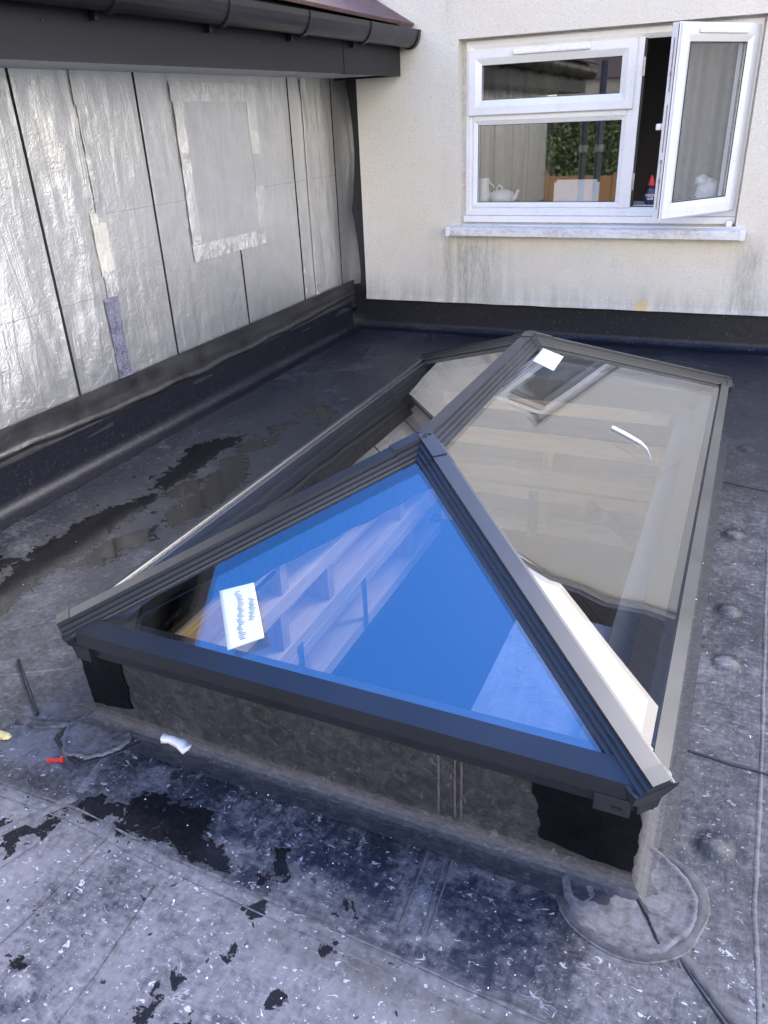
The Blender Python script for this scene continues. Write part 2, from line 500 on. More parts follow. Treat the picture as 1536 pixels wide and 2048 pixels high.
# ------------------------------------------------------------------ the setting: ground below
mesh_obj('ground', [(-150, -150, -2.6), (150, -150, -2.6), (150, 150, -2.6), (-150, 150, -2.6)], [(0, 1, 2, 3)], GRASS)
bpy.data.objects['ground']['kind'] = 'structure'

# ---- roof sheet: a fine grid with masks stored per vertex
def poly_sd(P, poly):
    poly = np.array(poly, float); x, y = P[:, 0], P[:, 1]
    d = np.full(len(P), 1e9); inside = np.zeros(len(P), bool)
    n = len(poly)
    for i in range(n):
        a, b = poly[i], poly[(i+1) % n]
        e = b-a; w = P-a
        t = np.clip((w@e)/(e@e+1e-12), 0, 1)
        q = w - t[:, None]*e
        d = np.minimum(d, (q**2).sum(1))
        c = ((a[1] > y) != (b[1] > y))
        xi = a[0] + (y-a[1])/(b[1]-a[1]+1e-12)*(b[0]-a[0])
        inside ^= c & (x < xi)
    d = np.sqrt(d)
    return np.where(inside, d, -d)

WET = [
 [(-.72, 1.25), (-.62, 1.30), (-.60, 1.42), (-.66, 1.50), (-.74, 1.44)], [(-.66, 1.78), (-.60, 1.86), (-.56, 2.02), (-.62, 2.10), (-.70, 2.0), (-.74, 1.88)], [(-.66, .62), (-.56, .70), (-.50, .92), (-.56, 1.02), (-.66, .86)],
 [(-.84, .478), (-.896, .673), (-.90, .892), (-.896, .988), (-.867, 1.124), (-.785, 1.258), (-.771, 1.346), (-.718, 1.176), (-.714, .98), (-.687, .833), (-.69, .647), (-.679, .466), (-.64, .297), (-.75, .25)],
 [(-.856, 1.345), (-.884, 1.546), (-.961, 1.788), (-.906, 1.929), (-.803, 2.007), (-.745, 1.966), (-.767, 1.817), (-.75, 1.623), (-.734, 1.445), (-.737, 1.302)],
 [(-.595, 1.351), (-.667, 1.588), (-.698, 1.738), (-.663, 1.817), (-.539, 1.694), (-.45, 1.513), (-.432, 1.327), (-.45, 1.169), (-.486, 1.015), (-.593, 1.119), (-.623, 1.261)],
 [(-.70, 2.38), (-.69, 2.514), (-.595, 2.568), (-.494, 2.484), (-.441, 2.334), (-.488, 2.279), (-.54, 2.39), (-.60, 2.44), (-.64, 2.36)],
 [(-.73, 2.162), (-.651, 2.29), (-.605, 2.27), (-.663, 2.10)],
 [(-1.02, .60), (-.90, .62), (-.85, .30), (-.70, .10), (-.95, .2)],
 [(.201, -.205), (.305, -.174), (.352, -.138), (.442, -.119), (.522, -.128), (.558, -.168), (.606, -.208), (.653, -.238), (.58, -.25), (.481, -.25), (.367, -.24), (.269, -.23), (.189, -.23)],
 [(.705, -.238), (.736, -.163), (.786, -.205), (.755, -.237)],
 [(.904, -.221), (.903, -.196), (.941, -.225), (.917, -.241)],
 [(.077, -.347), (.144, -.304), (.2, -.265), (.244, -.325), (.167, -.341), (.135, -.399)],
 [(.18, .045), (.20, .065), (.225, .05), (.21, .03)],
 [(.25, .0), (.262, .008), (.27, -.002), (.258, -.008)],
]
for k in range(26):      # drips
    x = random.uniform(.1, 1.1); y = random.uniform(-.75, -.30); s = random.uniform(.004, .011)
    WET.append([(x-s, y-s*.6), (x+s, y-s), (x+s*.8, y+s), (x-s*.7, y+s*.8)])
for k in range(14):
    x = random.uniform(-1.0, -.6); y = random.uniform(.7, 2.2); s = random.uniform(.005, .013)
    WET.append([(x-s, y-s), (x+s, y-s*1.4), (x+s*.8, y+s*1.6), (x-s*.7, y+s)])
DISCS = [(1.60, 1.72), (1.604, 1.181), (1.611, .897), (1.618, .214), (1.62, 2.62), (-.531, 2.698), (-.902, 2.883), (1.624, 3.685), (-.45, 3.4), (-.85, 3.75), (.3, 3.5), (1.62, 3.1),
         (.42, -.62), (1.25, -.55), (-.6, .05), (2.05, .6), (2.05, 1.9)]

def lap_y(x): return -.243 - .040*x

def axis(segs):
    out = []
    for a, b, s in segs:
        n = max(1, int(round((b-a)/s))); out += list(np.linspace(a, b, n, endpoint=False))
    out.append(segs[-1][1]); return np.array(out)
gx = axis([(-1.285, -.45, .0125), (-.45, 1.40, .0125), (1.40, 1.80, .0125), (1.80, XE, .12)])
gy = axis([(Y0, -.75, .1), (-.75, 1.2, .0125), (1.2, 2.7, .0167), (2.7, 4.36, .022)])
nx, ny = len(gx), len(gy)
XX, YY = np.meshgrid(gx, gy)
PTS = np.stack([XX.ravel(), YY.ravel()], 1)
x, y = PTS[:, 0], PTS[:, 1]
fb = np.array([fbm(a*1.6, b*1.6, 3.3, 4) for a, b in PTS])
fb2 = np.array([fbm(a*6, b*6, 9.1, 3) for a, b in PTS])
wet = np.full(len(PTS), -9.0)
for p in WET: wet = np.maximum(wet, poly_sd(PTS, p))
def sstep(v, a, b):
    t = np.clip((v-a)/(b-a), 0, 1); return t*t*(3-2*t)
dl = y - lap_y(x)
front = sstep(dl + fb2*.012, .012, -.012)
dust = np.full(len(PTS), .20)
left = sstep(x, .05, -.05)
dust = np.where(y > .9, .10, dust)
dust = dust + .20*sstep(y, 1.5, .4)*sstep(x, -1.15, -.6)*left
dust = dust + .22*sstep(x, 1.38, 1.48)*sstep(y, 3.4, 1.2)                  # right walkway
dust = dust + .10*sstep(y, .05, -.10)
near_k = sstep(np.abs(y+.02), .12, .02)*sstep(x, .12, .3)*sstep(x, 1.36, 1.2)
dust = dust*(1-front) + front*(.66)
blot = sstep(np.array([fbm(a*3.1, b*4.4, 1.7, 4) for a, b in PTS]), .02, .30)
dust = dust + blot*.22*(1-front)*(y < .1)*(y > -.3)
dust += fb*.16 + fb2*.10
brown = np.clip(.08 + .65*left*sstep(y, .9, .35) + .35*sstep(x, 1.40, 1.5) + .8*np.exp(-((dl+.05)/.05)**2)*sstep(x, .6, 1.1), 0, 1)
scuff = np.clip(.16 + .80*front + .55*sstep(y, .02, -.06)*(1-front) + .28*sstep(x, 1.45, 1.55)*sstep(y, 2.5, .8), 0, 1)
lapd = np.exp(-((dl-.004)/.010)**2)*.9 + .75*np.exp(-((dl+.045)/.035)**2)*sstep(fb2 + .5*fb + .35*sstep(x, .6, 1.0), .05, .30)
z = fb*.0025 + fb2*.0006
for (a, b) in DISCS:      # rim shading painted as a dark ring round each fixing plate, top paler
    r = np.hypot(x-a, y-b)
    dust += .16*np.exp(-(r/.026)**4) - .22*np.exp(-((r-.040)/.010)**2)
for (a, b) in DISCS:
    r = np.hypot(x-a, y-b)
    z += .008*np.exp(-(r/.030)**6) - .002*np.exp(-((r-.046)/.010)**2)
z += .003*(1-front)*sstep(y, .3, -.2)                                           # upper sheet lies over the lower one
inwet = sstep(wet, -.03, .02); z = z*(1-.8*inwet)
keep = lambda i, j: not (gx[i] > KI+.06 and gx[i+1] < W-KI-.06 and gy[j] > KI+.06 and gy[j+1] < L-KI-.06)
faces = [(j*nx+i, j*nx+i+1, (j+1)*nx+i+1, (j+1)*nx+i) for j in range(ny-1) for i in range(nx-1) if keep(i, j)]
roof = mesh_obj('flat_roof', np.column_stack([x, y, z]), faces, MEM, None, True)
tag(roof, kind='structure')
for nm, arr in (('dust', dust), ('wet', wet), ('brown', brown), ('scuff', scuff), ('lap', lapd)):
    at = roof.data.attributes.new(nm, 'FLOAT', 'POINT'); at.data.foreach_set('value', arr.astype(np.float32))

def roof_z(a, b):
    zz = fbm(a*1.6, b*1.6, 3.3, 4)*.0025 + fbm(a*6, b*6, 9.1, 3)*.0006
    zz += .003*sstep(b-lap_y(a), -.012, .012)*sstep(b, .3, -.2)
    for (p, q_) in DISCS:
        r = math.hypot(a-p, b-q_)
        if r < .12: zz += .008*math.exp(-(r/.030)**6) - .002*math.exp(-((r-.046)/.010)**2)
    return float(zz)
def ribbon(name, pts, width, h, mat, parent, jit=.004, step=.02, z0=.003, seed=0):
    """flattened strip of sealant or membrane lying along a line, with uneven edges"""
    P = [Vector((p[0], p[1], p[2] if len(p) > 2 else z0)) for p in pts]
    dense = []
    for i in range(len(P)-1):
        n = max(1, int((P[i+1]-P[i]).length/step))
        dense += [P[i].lerp(P[i+1], k/n) for k in range(n)]
    dense.append(P[-1])
    bm = bmesh.new(); rings = []
    for i, p in enumerate(dense):
        if z0 is not None and len(pts[0]) == 2: p = Vector((p.x, p.y, roof_z(p.x, p.y)))
        d = (dense[min(i+1, len(dense)-1)]-dense[max(0, i-1)]).normalized()
        s = Vector((-d.y, d.x, 0))
        w1 = width*.5 + jit*noise.fractal(Vector((p.x*9, p.y*9, seed)), 1, 2, 3)
        w2 = width*.5 + jit*noise.fractal(Vector((p.x*9, p.y*9, seed+9)), 1, 2, 3)
        hh = h*(1+.5*noise.noise(Vector((p.x*40, p.y*40, seed+4))))
        rings.append([p+s*w1 + Vector((0, 0, -.0012)), p+s*(w1*.86)+Vector((0, 0, hh*.9)), p+Vector((0, 0, hh)), p-s*(w2*.86)+Vector((0, 0, hh*.9)), p-s*w2+Vector((0, 0, -.0012))])
    add_loft(bm, rings, closed=True)
    return bm_obj(name, bm, mat, parent, smooth=True)

for k, (w_, m_, off, h_) in enumerate(((.005, PATCH, 0, .0010), (.003, PATCH, -.034, .0008))):
    ribbon('lap_seam', [(-.6, lap_y(-.6)+off), (-.02, lap_y(-.02)-.006+off), (.2, lap_y(.2)+.010+off), (.5, lap_y(.5)+off), (.7, lap_y(.7)+off), (1.0, lap_y(1)+off), (1.3, lap_y(1.3)+off), (1.7, lap_y(1.7)+off)], w_, h_, m_, roof, .004 if k == 0 else .0015, .012, seed=k)
ribbon('side_seam', [(-.02, -.52), (.07, -.40), (.13, -.30), (.185, -.21)], .030, .0009, PATCH, roof, .006, seed=3)
ribbon('side_seam', [(.185, -.20), (.16, -.08), (.175, .03)], .020, .0009, PATCH, roof, .005, seed=4)
ribbon('side_seam', [(1.552, -.05), (1.611, -.111), (1.673, -.17), (1.75, -.26)], .022, .0022, SEAM, roof, .008, seed=5)
ribbon('side_seam', [(1.546, -.047), (1.60, -.118), (1.66, -.182), (1.74, -.278)], .005, .0026, SEAMD, roof, .003, seed=6)
ribbon('cross_seam', [(1.48, .50), (1.56, .492), (1.64, .482), (1.80, .474), (2.4, .46)], .009, .0022, SEAMD, roof, .008, seed=7)
ribbon('cross_seam', [(1.48, 2.225), (1.60, 2.18), (1.8, 2.14), (2.4, 2.10)], .007, .002, SEAMD, roof, .006, seed=8)
ribbon('edge_seam', [(1.715, -.40), (1.712, -.154), (1.70, .1), (1.708, .47), (1.712, 1.2), (1.72, 2.1)], .012, .0007, PATCH, roof, .003, seed=9)
for k, (xa, xb, w_) in enumerate(((1.092, 1.112, .005), (1.076, 1.099, .004), (1.037, 1.052, .007))):
    ribbon('joint_line', [(xa, .02), ((xa+xb)/2, -.08), (xb, -.225)], w_, .0016, SEAM, roof, .0015, seed=10+k)
for k, (x1, y1, x2, y2) in enumerate([(.30, -.75, .345, -.28), (.55, -.75, .53, -.33), (.10, -.62, .21, -.34), (-.45, .02, .02, .33), (-.55, .25, -.05, .75), (-.15, .02, .04, .10)]):
    ribbon('crease', [(x1, y1), ((x1+x2)/2+.01, (y1+y2)/2), (x2, y2)], .008, .0016, PATCH, roof, .003, seed=20+k)

def corner_patch(c, R, jag, seed, squash=(1, 1)):
    bm = bmesh.new(); seg = 72; radii = [0, .2, .4, .55, .7, .82, .88, .92, .96, 1.0]
    hts = [.006, .006, .0055, .006, .0055, .006, .0095, .011, .008, -.003]
    rings = []
    for r, h in zip(radii, hts):
        ring = []
        for k in range(seg):
            a = 2*math.pi*k/seg
            RR = R*(1 + jag*noise.noise(Vector((math.cos(a)*2, math.sin(a)*2, seed))) + jag*.35*noise.noise(Vector((math.cos(a)*7, math.sin(a)*7, seed))))
            X = c[0]+RR*r*math.cos(a)*squash[0]; Y = c[1]+RR*r*math.sin(a)*squash[1]
            hh = h + (.0035*fbm(X*16, Y*16, seed) if 0 < r < .95 else 0)
            ring.append((X, Y, hh))
        rings.append(ring)
    vr = [[bm.verts.new(p) for p in ring] for ring in rings[1:]]
    cv = bm.verts.new((c[0], c[1], .006))
    for k in range(seg): bm.faces.new((cv, vr[0][k], vr[0][(k+1) % seg]))
    for i in range(len(vr)-1):
        for k in range(seg): bm.faces.new((vr[i][k], vr[i+1][k], vr[i+1][(k+1) % seg], vr[i][(k+1) % seg]))
    return bm_obj('corner_patch', bm, PATCH, roof, smooth=True)
corner_patch((1.462, .022), .138, .07, 3.0)
corner_patch((.082, -.018), .100, .22, 8.0, (1.05, .95))
ring = [(1.462+.139*math.cos(a)*(1+.04*math.sin(3*a)), .022+.139*math.sin(a)*(1+.04*math.cos(2*a))) for a in np.linspace(-2.75, 1.25, 40)]
ribbon('patch_rim', ring, .026, .0065, SEAM, roof, .010)
ring = [(1.462+.150*math.cos(a)*(1+.04*math.sin(3*a)), .022+.150*math.sin(a)*(1+.04*math.cos(2*a))) for a in np.linspace(-2.7, 1.2, 40)]
ribbon('patch_rim', ring, .010, .003, PATCH, roof, .006)
ribbon('patch_rim', [(-.015, -.07), (-.02, .0), (.02, .06), (.04, .09)], .016, .004, SEAMD, roof, .007)
ribbon('patch_rim', [(-.015, -.075), (.06, -.115), (.12, -.125), (.19, -.04), (.23, .02)], .012, .0035, SEAMD, roof, .006)
ribbon('crease', [(1.475, .02), (1.505, -.02), (1.535, -.075)], .005, .008, SEAMD, roof, .003)
ribbon('crease', [(-.02, -.02), (-.10, -.05), (-.17, -.06)], .03, .008, PATCH, roof, .012, seed=36)
ribbon('crease', [(.035, .22), (.01, .20), (-.02, .17), (-.03, .13)], .02, .010, PATCH, roof, .006, seed=37)
ribbon('crease', [(.04, .14), (.0, .125), (-.03, .10)], .024, .010, PATCH, roof, .006, seed=38)

# ---- coved upstands
def sweep(name, prof_pts, mat, parent=None, closed=False, smooth=True):
    """prof_pts: list of rings (each a list of 3-D points)"""
    bm = bmesh.new()
    add_loft(bm, prof_pts, closed=closed, caps=closed)
    return bm_obj(name, bm, mat, parent, smooth=smooth, recalc=False)

def cove_prof(R, top, run=.03):
    pts = [(R+run, .0035)]
    for k in range(0, 7):
        a = math.pi/2*k/6
        pts.append((R-R*math.sin(a), .005+R-R*math.cos(a)))
    pts.append((0, top)); return pts      # (distance from wall, height)

ys = np.arange(Y0, 4.37, .06)
rings = []
for yy in ys:
    w = .006*fbm(yy*2, 1, 5)
    rings.append([(-1.262+d+w*(1 if zz < .1 else .4), yy, zz) for d, zz in cove_prof(.055, .20, .05)])
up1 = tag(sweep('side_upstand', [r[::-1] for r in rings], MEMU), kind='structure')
xs = np.arange(-1.27, XE, .06)
rings = [[(xx, 4.375-d-.004*fbm(xx*2, 3, 1), zz) for d, zz in cove_prof(.05, .30, .04)] for xx in xs]
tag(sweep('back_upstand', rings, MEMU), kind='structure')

# lower storey under the roof (only the outside would be seen)
bm = bmesh.new()
for lo, hi in (((-1.30, Y0, -2.6), (XE, Y0+.1, -.02)), ((XE-.1, Y0+.1, -2.6), (XE, 4.3, -.02))):
    add_box(bm, lo, hi)
t_ = bm_obj('lower_storey', bm, CONC)
tag(t_, 'pale lower storey wall of the house below the flat roof', 'wall')
box('roof_trim', (-1.30, Y0-.05, -.12), (XE+.05, Y0-.003, .012), FASCIA, t_)
box('roof_trim', (XE+.003, Y0, -.12), (XE+.05, 4.3, .012), FASCIA, t_)

# ------------------------------------------------------------------ kerb under the lantern
kerb = empty('lantern_kerb', (.75, 1.3, 0), 'black membrane covered kerb raising the glass roof lantern above the flat roof', 'kerb')
def rect_c(d): return [(d, d), (W-d, d), (W-d, L-d), (d, L-d)]
def rect_sweep(name, i, prof, mat, parent, smooth=False, sub=1):
    """one mitred side i of a rectangular frame; prof = closed list of (inset, z)"""
    rings = []
    for k in range(sub+1):
        f = k/sub
        ring = []
        for d, zz in prof:
            a, b = rect_c(d)[i], rect_c(d)[(i+1) % 4]
            ring.append((a[0]+(b[0]-a[0])*f, a[1]+(b[1]-a[1])*f, zz))
        rings.append(ring)
    bm = bmesh.new(); add_loft(bm, rings, closed=True)
    return bm_obj(name, bm, mat, parent, smooth)
kp = [(KI-d, zz) for d, zz in cove_prof(.045, .262, .03)] + [(KI+.05, .262), (KI+.05, .0)]
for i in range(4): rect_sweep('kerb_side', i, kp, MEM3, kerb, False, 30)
def flash(pts, jj=.010):
    """black bonded flashing, a polygon on the kerb's front face with ragged edge"""
    out = []
    for i in range(len(pts)):
        a, b = Vector(pts[i]), Vector(pts[(i+1) % len(pts)])
        n = max(1, int((b-a).length/.008))
        for k in range(n):
            p = a.lerp(b, k/n)
            out.append((p.x + jj*noise.fractal(Vector((p.x*22, p.y*22, 1)), 1, 2, 4), p.y + jj*.5*noise.fractal(Vector((p.x*22, p.y*22, 5)), 1, 2, 4)))
    return out
def plate(name, outline, y0, th, mat, parent):
    bm = bmesh.new()
    f = [bm.verts.new((p[0], y0-th, p[1])) for p in outline]; b = [bm.verts.new((p[0], y0+.002, p[1])) for p in outline]
    bm.faces.new(f); n = len(f)
    for k in range(n): bm.faces.new((f[k], f[(k+1) % n], b[(k+1) % n], b[k]))
    return bm_obj(name, bm, mat, parent)
plate('corner_flashing', flash([(KI-.008, .055), (.11, .06), (.165, .075), (.168, .14), (.16, .19), (.175, .252), (KI-.008, .252)]), KI, .004, GLOSSBLK, kerb)
plate('corner_flashing', flash([(1.268, .072), (1.33, .058), (W-KI+.002, .05), (W-KI+.002, .252), (1.235, .252), (1.262, .16)]), KI, .004, GLOSSBLK, kerb)
for xx in (1.040, 1.078, 1.093): plate('sheet_joint', flash([(xx-.002, .045), (xx+.003, .045), (xx+.004, .255), (xx-.001, .255)], .002), KI, .003, SEAM, kerb)

# ------------------------------------------------------------------ the roof lantern
lan = empty('roof_lantern', (.75, 1.3, .26), 'anthracite framed glass roof lantern with hipped ends and a central ridge on the flat roof', 'skylight')
def eaves_beam(i):
    w = .044 if i % 2 == 0 else .031
    pr = [(0, ZE), (0, .279), (.005, .275), (.013, .273), (.016, .240), (.03, .237), (.12, .237), (.12, .29), (w+.0055, .322), (w+.0035, ZE+.457*w-.003), (w, ZE+.457*w)]
    CH = .050
    C4 = [Vector((0, 0, 0)), Vector((W, 0, 0)), Vector((W, L, 0)), Vector((0, L, 0))]
    a, b = C4[i], C4[(i+1) % 4]; t = (b-a).normalized(); inw = Vector((-t.y, t.x, 0)); ln = (b-a).length
    rings = []
    for end in (0, 1):
        ring = []
        for dd, zz in pr:
            al = max(dd, CH-dd); al = al if end == 0 else ln-al
            ring.append(a + t*al + inw*dd + Vector((0, 0, zz)))
        rings.append(ring)
    bm = bmesh.new(); add_loft(bm, rings, closed=True)
    return bm_obj('eaves_beam', bm, ALU, lan)
for i in range(4): eaves_beam(i)
# glass
tf, tb = (ZR-ZG)/YA, (ZR-ZG)/(L-YBk)
A_, B_ = Vector((.75, YA, ZR)), Vector((.75, YBk, ZR))
c0, c1, c2, c3 = [Vector((*p, ZG)) for p in rect_c(0)]
def pane(poly):
    poly = [Vector(p) for p in poly]
    n = (poly[1]-poly[0]).cross(poly[2]-poly[0]).normalized()
    if n.z < 0: n = -n
    cen = sum(poly, Vector())/len(poly)
    bm = bmesh.new()
    top = [bm.verts.new(p-n*.004) for p in poly]; bot = [bm.verts.new(p-n*.026) for p in poly]
    bm.faces.new(top); bm.faces.new(bot[::-1])
    for k in range(len(top)): bm.faces.new((top[k], bot[k], bot[(k+1) % len(top)], top[(k+1) % len(top)]))
    return bm_obj('glass_pane', bm, LANT_GLASS, lan)
def ins(p, q, r=None):  # inset corners slightly towards the pane centre
    return p
def lerp3(tri, k):
    cen = sum(tri, Vector())/len(tri); return [p+(cen-p)*k for p in tri]
pane(lerp3([c0, c1, A_], .05)); pane(lerp3([c1, c2, B_, A_], .035)); pane(lerp3([c2, c3, B_], .05)); pane(lerp3([c3, c0, A_, B_], .035))
nF = Vector((0, -tf, 1)).normalized(); nB = Vector((0, tb, 1)).normalized()
nL = Vector((-TS, 0, 1)).normalized(); nRt = Vector((TS, 0, 1)).normalized()
def section(P, d, n1, n2, k=1.0, lift=0.0):
    """flat-topped cap with stepped sides at P, on a bar of direction d between pane planes n1 and n2"""
    d = d.normalized(); b = (n1+n2).normalized(); b = (b-d*b.dot(d)).normalized()
    tt = d.cross(b).normalized()
    sl = math.tan(math.acos(max(-1, min(1, b.dot(n1)/n1.length))))          # fall of each pane away from the bar
    top = .021 + lift; foot = lambda w: -w*sl
    half = [(.0205, top)]
    for w0, w1, f in ((.0215, .029, .30), (.0305, .038, .60), (.0395, .0475, .86)):
        h0 = top + (foot(.05)+.001-top)*f
        half += [(w0, h0+.0006), (w1, h0-.0012)]
    half += [(.0485, foot(.0485)+.0008), (.0485, foot(.0485)-.006)]
    return [P+tt*w*k+b*h for w, h in half[::-1]] + [P-tt*w*k+b*h for w, h in half]
def bar(name, P0, P1, n1, n2, mat, s0=0, s1=0, k=1.0, lift=0.0):
    d = (P1-P0).normalized()
    bm = bmesh.new()
    add_loft(bm, [section(P0+d*s0, d, n1, n2, k, lift), section(P1-d*s1, d, n1, n2, k, lift)], closed=True)
    return bm_obj(name, bm, mat, lan)
hips = [(c0, A_, nL, nF), (c1, A_, nF, nRt), (c2, B_, nRt, nB), (c3, B_, nB, nL)]
for p, q, n1, n2 in hips:
    bar('hip_cap', p, q, n1, n2, ALU, .030, .0)
bar('ridge_cap', A_, B_, nL, nRt, ALU, .0, .0)
def apex(Ap, hipl, rd):
    o = None
    bm = bmesh.new()
    for p, n1, n2 in hipl:
        d = (Ap-p).normalized()
        add_loft(bm, [section(Ap-d*.095, d, n1, n2, 1.03, .0035), section(Ap+d*.006, d, n1, n2, 1.03, .0035)], closed=True)
    add_loft(bm, [section(Ap+rd*.07, rd, nL, nRt, 1.03, .0030), section(Ap-rd*.004, rd, nL, nRt, 1.03, .0030)], closed=True)
    return bm_obj('apex_cap', bm, ALUP, lan)
apex(A_, [(c0, nL, nF), (c1, nF, nRt)], Vector((0, 1, 0)))
apex(B_, [(c2, nRt, nB), (c3, nB, nL)], Vector((0, -1, 0)))
for p, q, n1, n2 in hips:      # moulded end piece closing each hip at the chamfered eaves corner
    d = (q-p).normalized(); dh = Vector((d.x, d.y, 0)).normalized(); sd = Vector((-dh.y, dh.x, 0))
    bm = bmesh.new()
    add_loft(bm, [section(p+d*.018, d, n1, n2, 1.05, .0022), section(p+d*.052, d, n1, n2, 1.05, .0022)], closed=True)
    shape = [(.0505, -.004, .0175), (.0505, -.012, .019), (.046, -.036, .030), (.028, -.050, .033), (.024, -.076, .036)]
    rr = []
    for back in (0, .022):
        rr.append([p+dh*(g+back)+sd*a+Vector((0, 0, z_+.006)) for a, z_, g in shape] + [p+dh*(g+back)-sd*a+Vector((0, 0, z_+.006)) for a, z_, g in shape[::-1]])
    add_loft(bm, rr, closed=True)
    bm_obj('corner_cap', bm, ALUP, lan)
# small sleeve joints and a vent slot at the two near corners
box('joint_sleeve', (W-.125, -.0022, .236), (W-.056, .03, .2785), ALUP, lan, .001)
box('vent_slot', (W-.092, -.0050, .250), (W-.070, -.001, .256), RUBBER, lan, .001)
box('joint_sleeve', (.056, -.0022, .236), (.105, .03, .2785), ALUP, lan, .001)

# ------------------------------------------------------------------ timber lining seen through the glass
fr = empty('timber_framing', (.75, 2.56, -.3), 'pale sawn pine plates and studs lining the roof opening below the lantern', 'timber frame')
zl = [(.10, .168), (-.105, -.005), (-.30, -.215), (-.385, -.318), (-.585, -.525)]
for z0, z1 in zl:
    box('plate_timber', (.12, 2.532, z0), (1.27, 2.584 if z1 > 0 else 2.64, z1), PINE, fr, .003)

for z0, z1 in ((.04, .10), (-.165, -.10), (-.385, -.33), (-.445, -.392), (-.67, -.612)):
    box('plate_timber', (.062 if z1 > 0 else .0, .09, z0), (.12, 2.53, z1), PINEY, fr, .003)
for xx, z0, z1 in ((.70, -.005, .10), (.68, -.215, -.105), (.655, -.525, -.385), (1.24, -.215, -.105), (.20, -.525, -.385)):
    box('stud', (xx, 2.545, z0+.001), (xx+.06, 2.583, z1-.001), PINEZ, fr, .002)
for yy, z0, z1 in ((.88, -.10, .04), (1.22, -.33, -.165), (1.75, -.10, .04), (1.98, -.33, -.165), (.85, -.33, -.165), (.98, -.612, -.445), (2.1, -.612, -.445)):
    box('stud', (.062 if z1 > 0 else .01, yy, z0+.001), (.112, yy+.05, z1-.001), PINEZ, fr, .002)
box('metal_strap', (.121, 1.50, -.66), (.124, 1.54, -.40), GALV, fr)
box('metal_strap', (.121, .93, -.60), (.124, .965, -.36), GALV, fr, 0, Matrix.Translation((0, 0, 0)))
box('metal_strap', (.121, 2.15, -.50), (.124, 2.40, -.46), GALV, fr)
box('metal_strap', (.62, 2.528, -.60), (.67, 2.531, -.33), GALV, fr)
bm = bmesh.new(); add_box(bm, (-.02, 0, -.03), (.28, .003, .02), 0, Matrix.Translation((.95, 2.526, -.36)) @ Matrix.Rotation(RAD(38), 4, 'Y')); bm_obj('metal_strap', bm, GALV, fr)
box('back_lining', (.02, 2.65, -.62), (1.40, 2.67, -.012), INSUL, fr)
box('side_lining', (-.03, .06, -.68), (-.006, 2.65, -.012), PINEY, fr)
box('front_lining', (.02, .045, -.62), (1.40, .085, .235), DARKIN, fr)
box('right_lining', (1.305, .09, -.62), (1.452, 2.55, .20), simple('pale_board', (.13, .128, .13), .8), fr, .003)
# room below
rm = bmesh.new()
add_box(rm, (-1.2, Y0+.15, -2.55), (XE-.15, 4.2, -2.5))
for lo, hi in (((-1.25, Y0+.1, -2.5), (-1.2, 4.25, -.03)), ((XE-.2, Y0+.1, -2.5), (XE-.15, 4.25, -.03)), ((-1.2, Y0+.1, -2.5), (XE-.2, Y0+.15, -.03)), ((-1.2, 4.2, -2.5), (XE-.2, 4.25, -.03))):
    add_box(rm, lo, hi)
# ceiling round the opening
for lo, hi in (((-1.2, Y0+.15, -.64), (-.032, 4.2, -.62)), ((1.40, Y0+.15, -.64), (XE-.2, 4.2, -.62)), ((-.032, Y0+.15, -.64), (1.40, .045, -.62)), ((-.032, 2.682, -.64), (1.40, 4.2, -.62))):
    add_box(rm, lo, hi)
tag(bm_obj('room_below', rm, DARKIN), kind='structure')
def wavy_sheet(name, nu, nv, fn, mat, th=.002, parent=None):
    vs = []; fs = []
    for j in range(nv+1):
        for i in range(nu+1): vs.append(fn(i/nu, j/nv))
    for j in range(nv):
        for i in range(nu): a = j*(nu+1)+i; fs.append((a, a+1, a+nu+2, a+nu+1))
    o = mesh_obj(name, vs, fs, mat, parent, True)
    m = o.modifiers.new('thickness', 'SOLIDIFY'); m.thickness = th
    if th > .0015:
        m2 = o.modifiers.new('crisp_edges', 'EDGE_SPLIT'); m2.split_angle = RAD(50)
    return o
# black membrane left hanging inside the opening, over the near left timbers
def flap(u, v):
    yy = .10 + u*2.44
    lowz = .10 - max(0, (yy-.55))*.235 + .018*noise.noise(Vector((yy*4, 0, 2))) + .015
    if yy < .55: lowz = .155
    return (.132+.012*noise.noise(Vector((yy*5, v*3, 0))), yy, .255 + (lowz-.255)*v)
o = wavy_sheet('membrane_flap', 60, 10, flap, GLOSSBLK)
tag(o, 'loose black membrane flap hanging inside the roof opening below the left hip', 'membrane')
box('ply_packer', (.128, .12, .0), (.146, .60, .115), OAK, fr, .003)
def polyf(u, v):
    X = 1.02+u*.29; Y = .10 + v*.75*(1-.15*u)
    return (X, Y, .10+.05*u+.004*fbm(X*9, Y*9, 2)+.0018*fbm(X*40, Y*22, 7))
tag(wavy_sheet('polythene_sheet', 50, 60, polyf, POLY), 'crinkled translucent polythene sheet lying below the near right corner of the lantern', 'plastic sheet')

